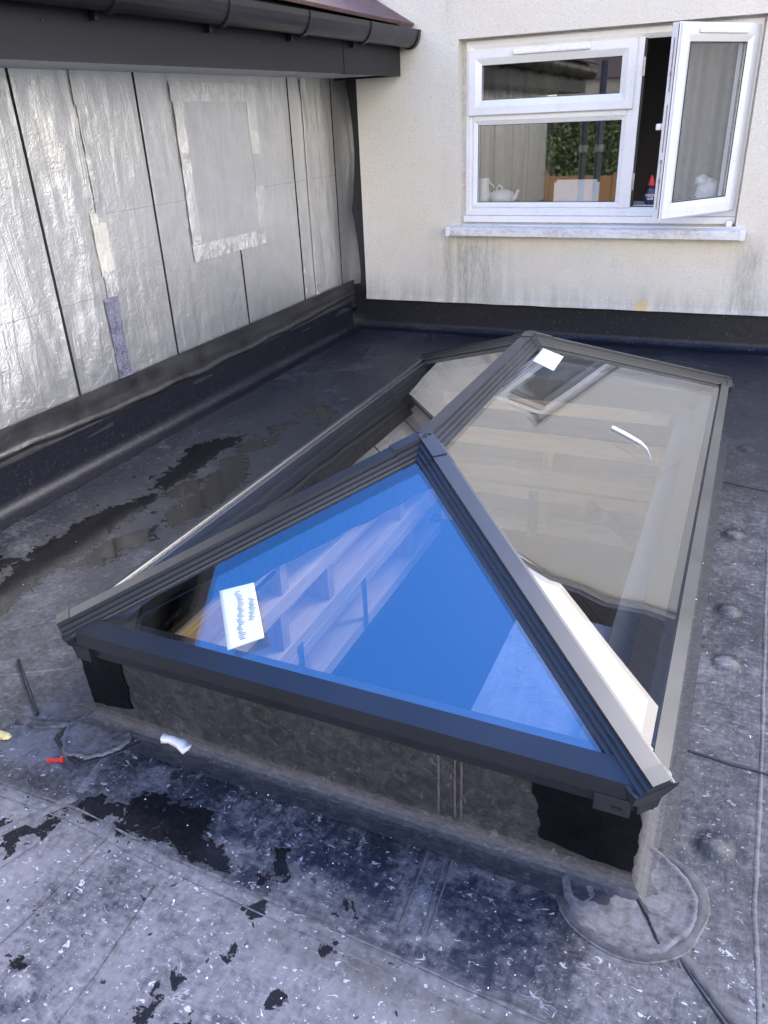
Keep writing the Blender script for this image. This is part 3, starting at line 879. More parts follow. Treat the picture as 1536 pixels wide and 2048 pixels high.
# ------------------------------------------------------------------ side extension: foil wall, eaves and tiled roof
ext = empty('side_extension', (-1.3, 1.3, 0), 'unfinished side extension wrapped in silver foil insulation below a tiled eave', 'building')
box('backing_wall', (-1.40, Y0, .10), (XF-.022, 4.52, 1.95), GAP, ext)
seams = [Y0, -.77, -.02, .725, 1.4665, 2.212, 2.93, 3.642, 4.222]
def foil_panel(y0, y1, z0, z1, seed, amp=.010, edge=None, name='foil_panel', mat=FOIL, x0=XF):
    nu = max(4, int((y1-y0)/.014)); nv = max(4, int((z1-z0)/.02))
    def fn(u, v):
        yy = y0+(y1-y0)*u; zz = z0+(z1-z0)*v
        e = min(1, u*(y1-y0)/.05, (1-u)*(y1-y0)/.05); e2 = min(1, max(0, zz-zb)/.06+.1)
        e = max(0.0, e)
        loose = 1.0 + 1.1*math.exp(-((yy-1.62)/.20)**2) + .5*math.exp(-((zz-.55)/.25)**2)*(yy < 2.2)
        es = min(1, min(abs(yy-q_) for q_ in seams if not (abs(q_-2.93) < .01 and zz > .80))/.06)
        d = .0052*loose*(noise.noise(Vector((yy*5, zz*.9, 2)))*.9 + .5*noise.noise(Vector((yy*13+zz*3, zz*2.4, 5))) + .25*noise.noise(Vector((yy*22, zz*12, 7))))*es*e2
        if name != 'foil_panel':
            d += amp*.45*fbm(yy*26, zz*22, seed, 3)
        xx = x0 + d
        if edge: xx += edge(yy, zz)
        return (xx, yy, zz)
    o = wavy_sheet(name, nu, nv, fn, mat, .003, ext)
    o.modifiers[0].offset = -1
    return o
zt, zb = 1.715, .318
G = .0075
def bands(i):
    a, b = seams[i]+G, seams[i+1]-G
    return a, b
for i in range(0, 3):
    a, b = bands(i); foil_panel(a, b, zb, zt, i*3.1)
# lower and upper sheets meet in a hairline joint
HJ = .0006
a, b = bands(3); foil_panel(a, b, .757+HJ, zt, 9.1, .011); foil_panel(a, b, zb, .757-HJ, 9.1, .011)
a, b = bands(4); foil_panel(a, 1.80, .757+HJ, zt, 12.0, .014); foil_panel(a, 1.80, zb, .757-HJ, 12.0, .014)
foil_panel(1.80, b, 1.110+HJ, zt, 12.0, .008); foil_panel(1.80, b, zb, 1.110-HJ, 12.0, .008)
a, b = bands(5); foil_panel(a, 2.93, 1.110+HJ, zt, 15.3, .007); foil_panel(a, b, zb, 1.110-HJ, 15.3, .007)
a, b = bands(6); foil_panel(2.93, b, 1.110+HJ, zt, 15.3, .007); foil_panel(a, b, zb, 1.110-HJ, 18.1, .008)
a, b = bands(7); foil_panel(a, b, 1.110+HJ, zt, 19.3, .006); foil_panel(a, b, zb, 1.110-HJ, 19.3, .006)
def curl(yy, zz):
    f = max(0, (yy-4.31)/.17)
    return f*f*(.075*abs(math.sin((zz-.85)*3.7)) + .012)
foil_panel(4.229, 4.48, zb, zt, 23.0, .006, curl)
def lip(u, v):
    zz = zb+(zt-zb)*v
    return (XF+curl(4.48, zz)+.004-.002*u, 4.481+.050*u, zz)
wavy_sheet('foil_edge', 3, 70, lip, WHITEP, .003, ext)
for yy in seams[1:]:
    top = .765 if abs(yy-2.93) < .01 else zt
    box('joint_strip', (XF-.010, yy-.0068, zb), (XF+.001, yy+.0068, top), GAP, ext)
# patch taped over the third joint
foil_panel(2.50, 3.19, .86, 1.62, 31.0, .0022, None, 'foil_patch', FOILP, XF+.007)
def tape(y0, y1, z0, z1, mat, seed, amp=.0035, x0=XF+.009):
    return foil_panel(y0, y1, z0, z1, seed, amp, None, 'tape_strip', mat, x0)
tape(2.46, 3.26, 1.575, 1.665, TAPE, 41, .010); tape(2.47, 3.22, .79, .875, TAPE, 42, .010)
tape(2.47, 2.545, .88, 1.575, TAPE, 43, .007, XF+.012); tape(3.15, 3.235, 1.30, 1.575, TAPE, 44, .005, XF+.012); tape(3.15, 3.235, .88, 1.12, TAPE, 45, .005, XF+.012)
tape(3.16, 3.225, 1.12, 1.30, FOILP, 45.5, .004, XF+.012)
tape(1.79, 1.865, 1.56, zt-.002, TAPE, 46, .008); tape(1.80, 1.855, 1.10, 1.56, FOILP, 47, .012, XF+.008)
tape(1.80, 1.845, .86, 1.075, TAPEW, 48, .003); tape(1.755, 1.80, .84, 1.12, TAPEW, 48.5, .004, XF+.008)
tape(1.765, 1.845, .74, .86, TAPE, 49, .006); tape(1.735, 1.825, .34, .74, TAPEB, 50, .009)
tape(1.74, 1.85, .322, .35, TAPE, 51, .008, XF+.012)
tape(3.80, 3.86, .33, 1.70, FOILP, 52, .004); tape(3.80, 3.855, .34, .42, TAPE, 53, .010, XF+.012); tape(3.79, 3.86, 1.62, 1.70, TAPE, 54, .007, XF+.012)
tape(3.645, 3.668, .34, 1.0, TAPE, 55, .010)
# black strip below the foil, with a creased edge
def dpc(u, v):
    yy = Y0+u*(4.50-Y0)
    low = .150+.012*noise.noise(Vector((yy*1.5, 0, 3)))
    zz = .352 + (low-.352)*v
    xx = XF+.014+.010*v+.004*noise.noise(Vector((yy*3, v*4, 2)))
    cz = .262 - .05*math.sin((yy-.5)*.8) + .012*noise.noise(Vector((yy*4, 5, 2)))
    xx += .010*math.exp(-((zz-cz)/.010)**2) - .004*math.exp(-((zz-cz+.02)/.010)**2)
    return (xx, yy, zz)
o = wavy_sheet('membrane_strip', 200, 34, dpc, BATTEN, .003, ext)
# eaves
XFA = -.80
fz = lambda yy: 1.675+.0085*(yy-.9)
def slope_box(name, x0, x1, y0, y1, b0, t0, mat):
    vs = [(x0, y0, fz(y0)+b0), (x1, y0, fz(y0)+b0), (x1, y1, fz(y1)+b0), (x0, y1, fz(y1)+b0), (x0, y0, fz(y0)+t0), (x1, y0, fz(y0)+t0), (x1, y1, fz(y1)+t0), (x0, y1, fz(y1)+t0)]
    o = mesh_obj(name, vs, [(0, 3, 2, 1), (4, 5, 6, 7), (0, 1, 5, 4), (1, 2, 6, 5), (2, 3, 7, 6), (3, 0, 4, 7)], mat, ext)
    return o
slope_box('fascia_board', XFA-.018, XFA, Y0, 3.466, 0, .268, FASCIA)
slope_box('fascia_board', XFA-.018, XFA+.0025, 3.470, 4.30, -.003, .268, FASCIA)
slope_box('fascia_board', -1.30, XFA-.020, 4.280, 4.299, -.003, .268, FASCIA)
slope_box('fascia_board', -1.40, XFA-.001, Y0-.02, Y0-.001, 0, .268, FASCIA)
slope_box('soffit_board', -1.40, XFA-.019, Y0, 3.47, .012, .024, SOFFIT)
slope_box('soffit_board', -1.30, XFA-.019, 3.476, 4.278, .010, .022, SOFFIT)
for yy in (.35, 1.20, 1.90, 2.60, 3.3): box('fascia_pin', (XFA, yy, fz(yy)+.112), (XFA+.003, yy+.010, fz(yy)+.122), RUBBER, ext, .001)
def gut_prof(zc, r, r2, zs_=1.5):
    pts = []
    for k in range(13):
        a = math.pi*k/12
        pts.append((r*math.cos(math.pi+a), zc + zs_*r*math.sin(math.pi+a)))
    for k in range(12, -1, -1):
        a = math.pi*k/12
        pts.append((r2*math.cos(math.pi+a), zc + zs_*r2*math.sin(math.pi+a)))
    return pts
GX = XFA+.076
gz = lambda yy: fz(yy)+.252
def gut(name, y0, y1, r, r2, parent, mat=GUTTER):
    bm = bmesh.new()
    add_loft(bm, [[(GX+p[0], yy, p[1]) for p in gut_prof(gz(yy), r, r2)] for yy in (y0, y1)], closed=True)
    return bm_obj(name, bm, mat, parent)
g = gut('gutter', Y0-.03, 4.30, .066, .062, ext)
for yy in (-1.4, -.66, .04, .74, 1.44, 2.14, 2.84, 3.56):
    gut('gutter_bracket', yy, yy+.030, .0715, .0662, g)
    box('bracket_arm', (XFA+.001, yy-.006, gz(yy)-.122), (XFA+.03, yy+.010, gz(yy)-.05), GUTTER, g, .003)
gut('stop_end', 4.282, 4.315, .072, .0, g)
# tiled slope
SL = math.tan(RAD(33)); cs = math.cos(RAD(33)); sn = math.sin(RAD(33))
rs = mesh_obj('roof_slope', [(-.77, Y0, 1.975), (-.77, 4.29, 1.975), (-4.6, 4.29, 1.975+3.83*SL), (-4.6, Y0, 1.975+3.83*SL), (-.77, Y0, 1.945), (-.77, 4.29, 1.945), (-4.6, 4.29, 1.90+3.83*SL), (-4.6, Y0, 1.90+3.83*SL)],
              [(0, 1, 2, 3), (7, 6, 5, 4), (0, 4, 5, 1), (1, 5, 6, 2), (2, 6, 7, 3), (3, 7, 4, 0)], FASCIA, ext)
tme = None
for r in range(9):
    for c in range(19):
        yy = 4.31 - c*.332 - (.166 if r % 2 else 0)
        w = .329
        if r % 2 and c == 0:
            pass
        if tme is None:
            bm = bmesh.new(); add_box(bm, (-.40, -w, 0), (0, 0, .022), .004)
            me = bpy.data.meshes.new('roof_tile'); bmesh.ops.recalc_face_normals(bm, faces=bm.faces); bm.to_mesh(me); bm.free(); me.materials.append(TILE); tme = me
        o = bpy.data.objects.new('roof_tile', tme); COL.objects.link(o); o.parent = rs
        s = r*.30
        o.matrix_local = Matrix.Translation((-.704-s*cs, yy, 1.972+s*sn + random.uniform(-.002, .003))) @ Matrix.Rotation(RAD(33-3.2), 4, 'Y') @ Matrix.Rotation(random.uniform(-.006, .006), 4, 'Z')
# half tiles at the verge
for r in (1, 3, 5, 7):
    o = bpy.data.objects.new('roof_tile', tme); COL.objects.link(o); o.parent = rs; s = r*.30
    o.matrix_local = Matrix.Translation((-.704-s*cs, 4.31, 1.972+s*sn)) @ Matrix.Rotation(RAD(33-3.2), 4, 'Y') @ Matrix.Diagonal((1, .5, 1, 1))

# ------------------------------------------------------------------ the rendered house with the window
hs = empty('rendered_house', (1.0, 4.4, 0), 'cream roughcast house wall with an open white window above the flat roof', 'house')
OX0, OX1, OZ0, OZ1 = -.402, 1.392, .772, 1.886
ZT, XL = 2.20, -1.142
def zbot(xx): return .226 + .006*(xx+1.1) + .003*noise.noise(Vector((xx*5, 0, 0)))
bm = bmesh.new()
xs = sorted(set([v_ for v_ in np.arange(XL, 2.19, .06) if min(abs(v_-OX0), abs(v_-OX1)) > .004] + [OX0, OX1, 2.198])); zs = [None, .27, .35, .5, OZ0, .95, 1.2, 1.5, OZ1, 2.05, ZT]
grid = {}
for i, xx in enumerate(xs):
    for j, zz in enumerate(zs):
        z_ = zbot(xx) if zz is None else zz
        yy = YW - (.009 if j == 0 else (.002 if j == 1 else 0)) + .003*noise.noise(Vector((xx*3, z_*3, 4)))
        grid[i, j] = bm.verts.new((xx, yy, z_))
for i in range(len(xs)-1):
    for j in range(len(zs)-1):
        inx = xs[i] >= OX0-1e-6 and xs[i+1] <= OX1+1e-6; inz = j >= 4 and zs[j+1] <= OZ1+1e-6 if zs[j] is not None else False
        if inx and inz: continue
        bm.faces.new((grid[i, j], grid[i+1, j], grid[i+1, j+1], grid[i, j+1]))
def q(*p): bm.faces.new([bm.verts.new(v) for v in p])
D = YW+.10
e_ = .004
q((OX0, YW, OZ0-.02), (OX0, YW, OZ1), (OX0, D, OZ1), (OX0, D, OZ0-.02)); q((OX1, YW, OZ0-.02), (OX1, D, OZ0-.02), (OX1, D, OZ1), (OX1, YW, OZ1))
q((OX0, YW, OZ1), (OX1, YW, OZ1), (OX1, D, OZ1), (OX0, D, OZ1)); q((OX0, YW, OZ0), (OX0, D, OZ0), (OX1, D, OZ0), (OX1, YW, OZ0))
for i in range(len(xs)-1):
    a, b = xs[i], xs[i+1]; q((a, YW-.009, zbot(a)), (a, YW+.10, zbot(a)), (b, YW+.10, zbot(b)), (b, YW-.009, zbot(b)))
q((XL, YW, zbot(XL)), (XL, YW, ZT), (XL, YW+.09, ZT), (XL, YW+.09, zbot(XL)))
bm_obj('wall_render', bm, RENDER, hs, smooth=False, recalc=False)
bm = bmesh.new()   # masonry behind with the same opening
for lo, hi in (((-1.6, YW+.11, -2.6), (OX0-.01, YW+.24, ZT)), ((OX1+.01, YW+.165, -2.6), (XE, YW+.24, ZT)), ((OX0-.01, YW+.11, -2.6), (OX1+.01, YW+.24, OZ0-.01)), ((OX0-.01, YW+.11, OZ1+.01), (OX1+.01, YW+.24, ZT))): add_box(bm, lo, hi)
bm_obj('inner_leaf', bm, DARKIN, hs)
# deep dark soffit and roof edge over the wall (mirrored in the lantern's glass)
XS = 2.20
SD = simple('dark_soffit_boards', (.03, .026, .024), .5); SB = simple('dark_stained_board', (.022, .018, .017), .6)
ZH = 3.30
bm = bmesh.new(); add_box(bm, (XL+.01, YW, ZT), (XS, YW+.09, ZH))
pl_ = [(XS, .24), (XE, .245), (XE, 1.86), (3.25, 1.93), (2.85, 2.33), (2.5, 2.60), (XS, 2.72)]
f = [bm.verts.new((a, YW, b)) for a, b in pl_]; g_ = [bm.verts.new((a, YW+.09, b)) for a, b in pl_]
bm.faces.new(f); bm.faces.new(g_[::-1])
for k in range(len(pl_)): bm.faces.new((f[k], f[(k+1) % len(pl_)], g_[(k+1) % len(pl_)], g_[k]))
bm_obj('wall_render', bm, RENDER, hs)
# dark boarded lean-to end beyond, with a pale uneven verge trim
for k in range(12): box('cladding_board', (XS+.001, YW+.10-.004*(k % 2), 1.80+k*.07), (XE, YW+.16, 1.867+k*.07), SB, hs)
bm = bmesh.new()
add_tube(bm, [(XS+.02, YW-.02, 2.735), (2.5, YW-.025, 2.605), (2.68, YW-.02, 2.45), (2.87, YW-.03, 2.335), (3.08, YW-.02, 2.10), (3.27, YW-.025, 1.945), (XE, YW-.02, 1.875)], .022, 8)
bm_obj('verge_trim', bm, SOFFIT, hs)
box('house_fascia', (XL, YW-.06, ZH-.20), (XS+.04, YW-.012, ZH+.02), FASCIA, hs)
x0, x1, a, b = XL, XS+.06, ZH+.03, ZH+1.6
mesh_obj('house_roof', [(x0, YW-.10, a), (x1, YW-.10, a), (x1, 8.2, b), (x0, 8.2, b), (x0, YW-.10, a-.02), (x1, YW-.10, a-.02), (x1, 8.2, b-.1), (x0, 8.2, b-.1)],
     [(0, 1, 2, 3), (7, 6, 5, 4), (0, 4, 5, 1), (1, 5, 6, 2), (2, 6, 7, 3), (3, 7, 4, 0)], TILE, hs)

# window: mitred frames in the wall plane
def frame_xz(name, x0, x1, z0, z1, prof, mat, parent, xf=None):
    """prof: closed list of (inset, y)"""
    bm = bmesh.new(); corner = [(0, 0), (1, 0), (1, 1), (0, 1)]
    rings = []
    for cx, cz in corner:
        rings.append([Vector((x0+d if cx == 0 else x1-d, yy, z0+d if cz == 0 else z1-d)) for d, yy in prof])
    n = len(prof); vr = [[bm.verts.new(p) for p in r] for r in rings]
    for i in range(4):
        for k in range(n): bm.faces.new((vr[i][k], vr[i][(k+1) % n], vr[(i+1) % 4][(k+1) % n], vr[(i+1) % 4][k]))
    if xf is not None: bmesh.ops.transform(bm, matrix=xf, verts=bm.verts)
    return bm_obj(name, bm, mat, parent)
YF = YW+.066      # front face of the outer frame
def fprof(w, yf, dep=.06):
    return [(0, yf+dep), (0, yf+.004), (.004, yf), (w*.55, yf), (w*.66, yf+.004), (w, yf+.018), (w, yf+dep)]
WX0, WX1, WZ0, WZ1 = -.372, 1.382, .824, 1.874
win = frame_xz('window', WX0, WX1, WZ0, WZ1, fprof(.058, YF), UPVC, hs)
frame_xz('frame_seal', OX0-.004, OX1+.004, OZ0-.002, OZ1+.004, [(0, YF+.010), (0, YF+.034), (.045, YF+.034), (.045, YF+.010)], SEALC, win)
box('mullion', (.672, YF+.0006, WZ0+.05), (.742, YF+.0575, WZ1-.05), UPVC, win, .004)
box('transom', (WX0+.05, YF+.0012, 1.412), (.671, YF+.0570, 1.462), UPVC, win, .004)
# bead round the fixed lower light
frame_xz('glazing_bead', WX0+.050, .676, WZ0+.052, 1.420, [(0, YF+.05), (0, YF+.004), (.006, YF+.0035), (.032, YF+.016), (.032, YF+.05)], UPVC, win)
box('fixed_pane', (WX0+.07, YF+.020, WZ0+.07), (.66, YF+.044, 1.41), WIN_GLASS, win)
frame_xz('gasket', WX0+.0805, .646, WZ0+.0825, 1.3895, [(0, YF+.0165), (0, YF+.019), (.005, YF+.019), (.005, YF+.0165)], RUBBER, win)
# top-hung fanlight standing proud of the frame
fan = frame_xz('fanlight', WX0+.020, .706, 1.446, WZ1-.052, fprof(.088, YF-.022, .055), UPVC, hs)
box('pane', (WX0+.09, YF+.002, 1.50), (.63, YF+.024, WZ1-.12), WIN_GLASS, fan)
bm = bmesh.new(); add_box(bm, (-.055, YF-.040, WZ1-.094), (.43, YF-.0225, WZ1-.066), .008); bm_obj('trickle_vent', bm, WHITEP, fan)
frame_xz('gasket', WX0+.106, .620, 1.532, WZ1-.138, [(0, YF-.002), (0, YF+.0012), (.005, YF+.0012), (.005, YF-.002)], RUBBER, fan)
# opening rebate and steel hinges on the mullion
box('rebate_strip', (.743, YF+.012, WZ0+.056), (.756, YF+.05, WZ1-.056), RUBBER, win)
box('rebate_strip', (.757, YF+.012, WZ0+.056), (1.32, YF+.03, WZ0+.0605), RUBBER, win)
for zz in (.98, 1.62): box('keep_plate', (.7435, YF-.004, zz), (.756, YF+.011, zz+.10), STEEL, win, .001)
# sub-sill and sill
box('sub_sill', (WX0-.01, YF-.010, .782), (WX1+.002, YF+.06, .8225), UPVC, win, .003)
bm = bmesh.new()
rings = [[(xx, YW+.09, .776), (xx, YW-.012, .764), (xx, YW-.070, .756), (xx, YW-.076, .750), (xx, YW-.076, .706), (xx, YW-.071, .704), (xx, YW-.064, .708), (xx, YW-.064, .745), (xx, YW+.09, .752)] for xx in (-.462, 1.448)]
add_loft(bm, rings, closed=True); sill = bm_obj('window_sill', bm, SILLM, hs)
box('sill_end_cap', (-.470, YW-.0785, .702), (-.440, YW-.01, .762), UPVC, sill, .004)
box('sill_end_cap', (1.424, YW-.0785, .702), (1.456, YW-.01, .762), UPVC, sill, .004)
box('bracket', (1.335, YF-.052, .768), (1.372, YF-.014, .806), UPVC, sill, .006)
# casement swung outward on its right-hand hinges
CW, CZ0, CZ1 = .640, .858, 1.846
ang = RAD(54)
XFc = Matrix.Translation((1.372, YF-.006, 0)) @ Matrix.Rotation(ang, 4, 'Z')     # local -x runs to the free edge
cas = frame_xz('open_casement', -CW, 0, CZ0, CZ1, [(0, .066), (0, .018), (.005, .016), (.006, .003), (.010, 0), (.055, 0), (.065, .003), (.092, .016), (.092, .066)], UPVC, hs, XFc)
def cbox(name, lo, hi, mat, bev=.0): return box(name, lo, hi, mat, cas, bev, XFc)
cbox('pane', (-CW+.075, .016, CZ0+.075), (-.075, .042, CZ1-.075), WIN_GLASS)
frame_xz('gasket', -CW+.0905, -.0905, CZ0+.0905, CZ1-.0905, [(0, .0125), (0, .0152), (.005, .0152), (.005, .0125)], RUBBER, cas, XFc)
cbox('spacer_bar', (-.098, .026, CZ0+.092), (-.092, .036, CZ1-.092), STEEL)
cbox('spacer_bar', (-CW+.092, .026, CZ0+.092), (-CW+.096, .036, CZ1-.092), RUBBER)
cbox('trickle_vent', (-CW+.13, -.014, CZ1-.052), (-.12, -.001, CZ1-.028), WHITEP, .006)
cbox('rubber_seal', (-CW-.002, .020, CZ0+.01), (-CW+.004, .0235, CZ1-.01), RUBBER)
for k, (a, b) in enumerate(((CZ0+.06, CZ0+.30), (CZ0+.36, CZ0+.60), (CZ0+.66, CZ0+.92))): cbox('lock_strip', (-CW-.002, .040, a), (-CW+.002, .047, b), STEEL, .001)
for zz in (CZ0+.20, CZ0+.30, CZ0+.74): cbox('lock_cam', (-CW-.006, .036, zz), (-CW-.001, .048, zz+.022), STEEL, .002)
cbox('handle', (-CW+.030, .067, 1.32), (-CW+.058, .076, 1.38), WHITEP, .004)
cbox('handle', (-CW-.020, .076, 1.332), (-CW+.052, .096, 1.366), WHITEP, .008)
# room behind the window
bm = bmesh.new()
for lo, hi in (((-1.4, 7.5, .3), (2.6, 7.55, 2.6)), ((-1.45, YW+.25, .3), (-1.4, 7.5, 2.6)), ((2.6, YW+.25, .3), (2.65, 7.5, 2.6)), ((-1.4, YW+.25, .25), (2.6, 7.5, .3)), ((-1.4, YW+.25, 2.55), (2.6, 7.5, 2.6))): add_box(bm, lo, hi)
tag(bm_obj('room_behind_window', bm, WALLIN), kind='structure')
box('inner_sill', (OX0, YF+.062, .850), (OX1, YF+.32, .885), WHITEP, hs, .004)
def curt(x0, x1, yy, z0, z1, seed):
    def fn(u, v):
        X = x0+(x1-x0)*u
        return (X, yy+.022*math.sin(X*55+seed)+.012*noise.noise(Vector((X*20, v*2, seed))), z0+(z1-z0)*v)
    return fn
o = wavy_sheet('curtain', 90, 8, curt(-.42, .16, 4.76, .60, 2.2, 1), CURTAIN, .003); tag(o, 'dark brown curtain hanging behind the left part of the window', 'curtain')
o = wavy_sheet('curtain', 60, 8, curt(.96, 1.44, 4.72, .60, 2.2, 4), simple('grey_curtain', (.26, .25, .25), .9), .003); tag(o, 'grey curtain behind the open casement on the right', 'curtain')

# things on the inner sill
bot = empty('glue_bottle', (.852, 4.50, .885), 'navy glue bottle with a red nozzle on the inner sill beside the open casement', 'bottle')
BX, BY, BZ = .852, 4.50, .886
lathe('bottle_body', [(.026, 0), (.034, .004), (.035, .02), (.035, .088), (.032, .100), (.022, .108), (.018, .112)], NAVY, bot, 24, (BX, BY, BZ))
lathe('nozzle_cap', [(.024, .1125), (.025, .122), (.020, .128), (.017, .138), (.009, .165), (.005, .175), (.002, .176)], REDP, bot, 20, (BX, BY, BZ))
def text(body, size, loc, mat, parent, name):
    cu = bpy.data.curves.new(name, 'FONT'); cu.body = body; cu.size = size; cu.align_x = 'CENTER'; cu.extrude = .0004; cu.offset = .0006
    to = bpy.data.objects.new('tmp', cu); COL.objects.link(to)
    bpy.context.view_layer.update()
    me = bpy.data.meshes.new_from_object(to.evaluated_get(bpy.context.evaluated_depsgraph_get()))
    bpy.data.objects.remove(to)
    me.transform(Matrix.Translation(loc) @ Matrix.Rotation(RAD(12), 4, 'Z') @ Matrix.Rotation(RAD(90), 4, 'X'))
    for v in me.vertices:      # wrap round the bottle
        dx = v.co.x-BX; yy = BY - math.sqrt(max(1e-6, .0357**2-min(dx, .034)**2)) ; v.co.y = yy - (.0004 if v.co.y < loc[1] else 0)
    return link(name, me, mat, parent)
text('WOOD', .021, (BX+.003, BY-.036, BZ+.050), TEXTM, bot, 'label_text')
text('GLUE', .017, (BX+.003, BY-.036, BZ+.032), TEXTM, bot, 'label_text')
mug = empty('teapot', (-.20, 4.56, .886), 'white teapot on the inner sill at the left of the window', 'teapot')
lathe('pot_body', [(.05, 0), (.075, .01), (.088, .04), (.080, .07), (.05, .085), (.048, .088)], CERAMIC, mug, 24, (-.16, 4.57, .886))
bm = bmesh.new(); add_tube(bm, [(-.20+.02*math.cos(a)+.02, 4.57, .975+.030*math.sin(a)) for a in np.linspace(-.3, 3.4, 14)], .006); bm_obj('lid_handle', bm, CERAMIC, mug, True)
bm = bmesh.new(); add_tube(bm, [(-.09, 4.57, .91), (-.06, 4.57, .93), (-.05, 4.57, .965), (-.04, 4.57, .97)], [.02, .014, .010, .009]); bm_obj('spout', bm, CERAMIC, mug, True)
jug = empty('cream_jug', (-.29, 4.55, .886), 'tall pale jug beside the teapot on the inner sill', 'jug')
lathe('jug_body', [(.03, 0), (.045, .01), (.050, .06), (.036, .11), (.042, .165), (.038, .168)], CERAMIC, jug, 24, (-.29, 4.55, .886))
bm = bmesh.new(); add_tube(bm, [(-.245, 4.55, .92), (-.215, 4.55, .95), (-.215, 4.55, 1.0), (-.25, 4.55, 1.03)], .006); bm_obj('jug_handle', bm, CERAMIC, jug, True)
brd = empty('white_board', (.37, 4.53, .886), 'blank white board with rounded corners leaning inside the fixed window pane', 'board')
bm = bmesh.new(); add_box(bm, (.222, 4.500, .886), (.522, 4.506, 1.040), 0)
bmesh.ops.bevel(bm, geom=[e for e in bm.edges if abs(e.verts[0].co.y-e.verts[1].co.y) > .001], offset=.016, segments=4, affect='EDGES'); bm_obj('board_panel', bm, WHITEP, brd)
box('board_lip', (.235, 4.507, .886), (.51, 4.520, .90), WHITEP, brd, .003)
bag = empty('mirrored_crockery', (1.20, 4.55, .886), 'crumpled pale shape standing in for a crockery reflection in the open casement', 'paper')  # added shape imitates the crockery mirrored in the casement glass
bm = bmesh.new(); bmesh.ops.create_icosphere(bm, subdivisions=3, radius=1)
for v in bm.verts:
    n = noise.noise(v.co*2.2)*.35+noise.noise(v.co*5)*.15
    v.co = Vector((v.co.x*.075*(1+n)+1.20, v.co.y*.05*(1+n)+4.56, max(0, v.co.z*.075*(1+n)+.07)+.886))
bm_obj('mirrored_body', bm, WHITEP, bag, True)
bm = bmesh.new(); bmesh.ops.create_icosphere(bm, subdivisions=3, radius=1)
for v in bm.verts:
    n = noise.noise(v.co*2.5+Vector((3, 1, 2)))*.35
    v.co = Vector((v.co.x*.04*(1+n)+1.15, v.co.y*.035*(1+n)+4.56, v.co.z*.035*(1+n)+1.02))
bm_obj('mirrored_tip', bm, WHITEP, bag, True)

# ------------------------------------------------------------------ labels and scraps
def on_plane(n, p0, x, y, lift):
    n = Vector(n); zz = p0[2] - (n.x*(x-p0[0]) + n.y*(y-p0[1]))/n.z
    return Vector((x, y, zz)) + n.normalized()*lift
def sticker(name, n, p0, quad, mat, lift=-.0032, th=.0006, curl=.0):
    N = 8; vs = []
    qd = [Vector((a, b, 0)) for a, b in quad]
    def fn(u, v):
        p = (qd[0]*(1-u)+qd[1]*u)*(1-v) + (qd[3]*(1-u)+qd[2]*u)*v
        return on_plane(n, p0, p.x, p.y, lift + curl*abs(noise.noise(Vector((p.x*9, p.y*9, 3)))))
    return wavy_sheet(name, N, N, fn, mat, th)
fn_, fp_ = (0, -tf, 1), (0, 0, ZG)
st = sticker('paper_label', fn_, fp_, [(.392, .191), (.472, .231), (.573, .107), (.498, .058)], PAPER)
tag(st, 'large pale paper label with smudged grey print on the front blue pane', 'label', 'paper labels stuck on the lantern glass')
q0 = [Vector(p) for p in ((.392, .191), (.472, .231), (.573, .107), (.498, .058))]
def quv(u, v): return (q0[0]*(1-u)+q0[1]*u)*(1-v)+(q0[3]*(1-u)+q0[2]*u)*v
bm = bmesh.new()
for k in range(56):        # smudged illegible print: two broken columns
    col = k % 2; v = .08+.84*(k//2)/28
    if col == 1 and not (.25 < v < .62): continue
    u0 = (.40 if col == 0 else .72) + random.uniform(-.03, .03) + .06*math.sin(v*6)
    p = [quv(u0, v), quv(u0+random.uniform(.10, .20), v+.01), quv(u0+random.uniform(.10, .20), v+.028), quv(u0, v+.026)]
    bm.faces.new([bm.verts.new(on_plane(fn_, fp_, a.x, a.y, -.0022)) for a in p])
bm_obj('printed_marks', bm, PRINT, st)
st2 = sticker('paper_label', (TS, 0, 1), (W, 0, ZG), [(.811, 1.846), (.888, 1.871), (.892, 1.682), (.814, 1.669)], PAPER)
tag(st2, 'small blank paper label high on the right pane by the far ridge end', 'label', 'paper labels stuck on the lantern glass')
pts = [(1.150, 1.462), (1.20, 1.466), (1.252, 1.462), (1.275, 1.44), (1.290, 1.40), (1.298, 1.365)]
wid = [.011, .012, .010, .004, .002, .001]
bm = bmesh.new(); R_ = []
for (a, b), w in zip(pts, wid):
    R_.append([on_plane((TS, 0, 1), (W, 0, ZG), a, b+w, .001), on_plane((TS, 0, 1), (W, 0, ZG), a, b+w, .003), on_plane((TS, 0, 1), (W, 0, ZG), a, b-w, .004), on_plane((TS, 0, 1), (W, 0, ZG), a, b-w, .001)])
add_loft(bm, R_, closed=True); o = bm_obj('plastic_strip', bm, WHITEP)
tag(o, 'thin curved white plastic strip lying on the right pane', 'strip')

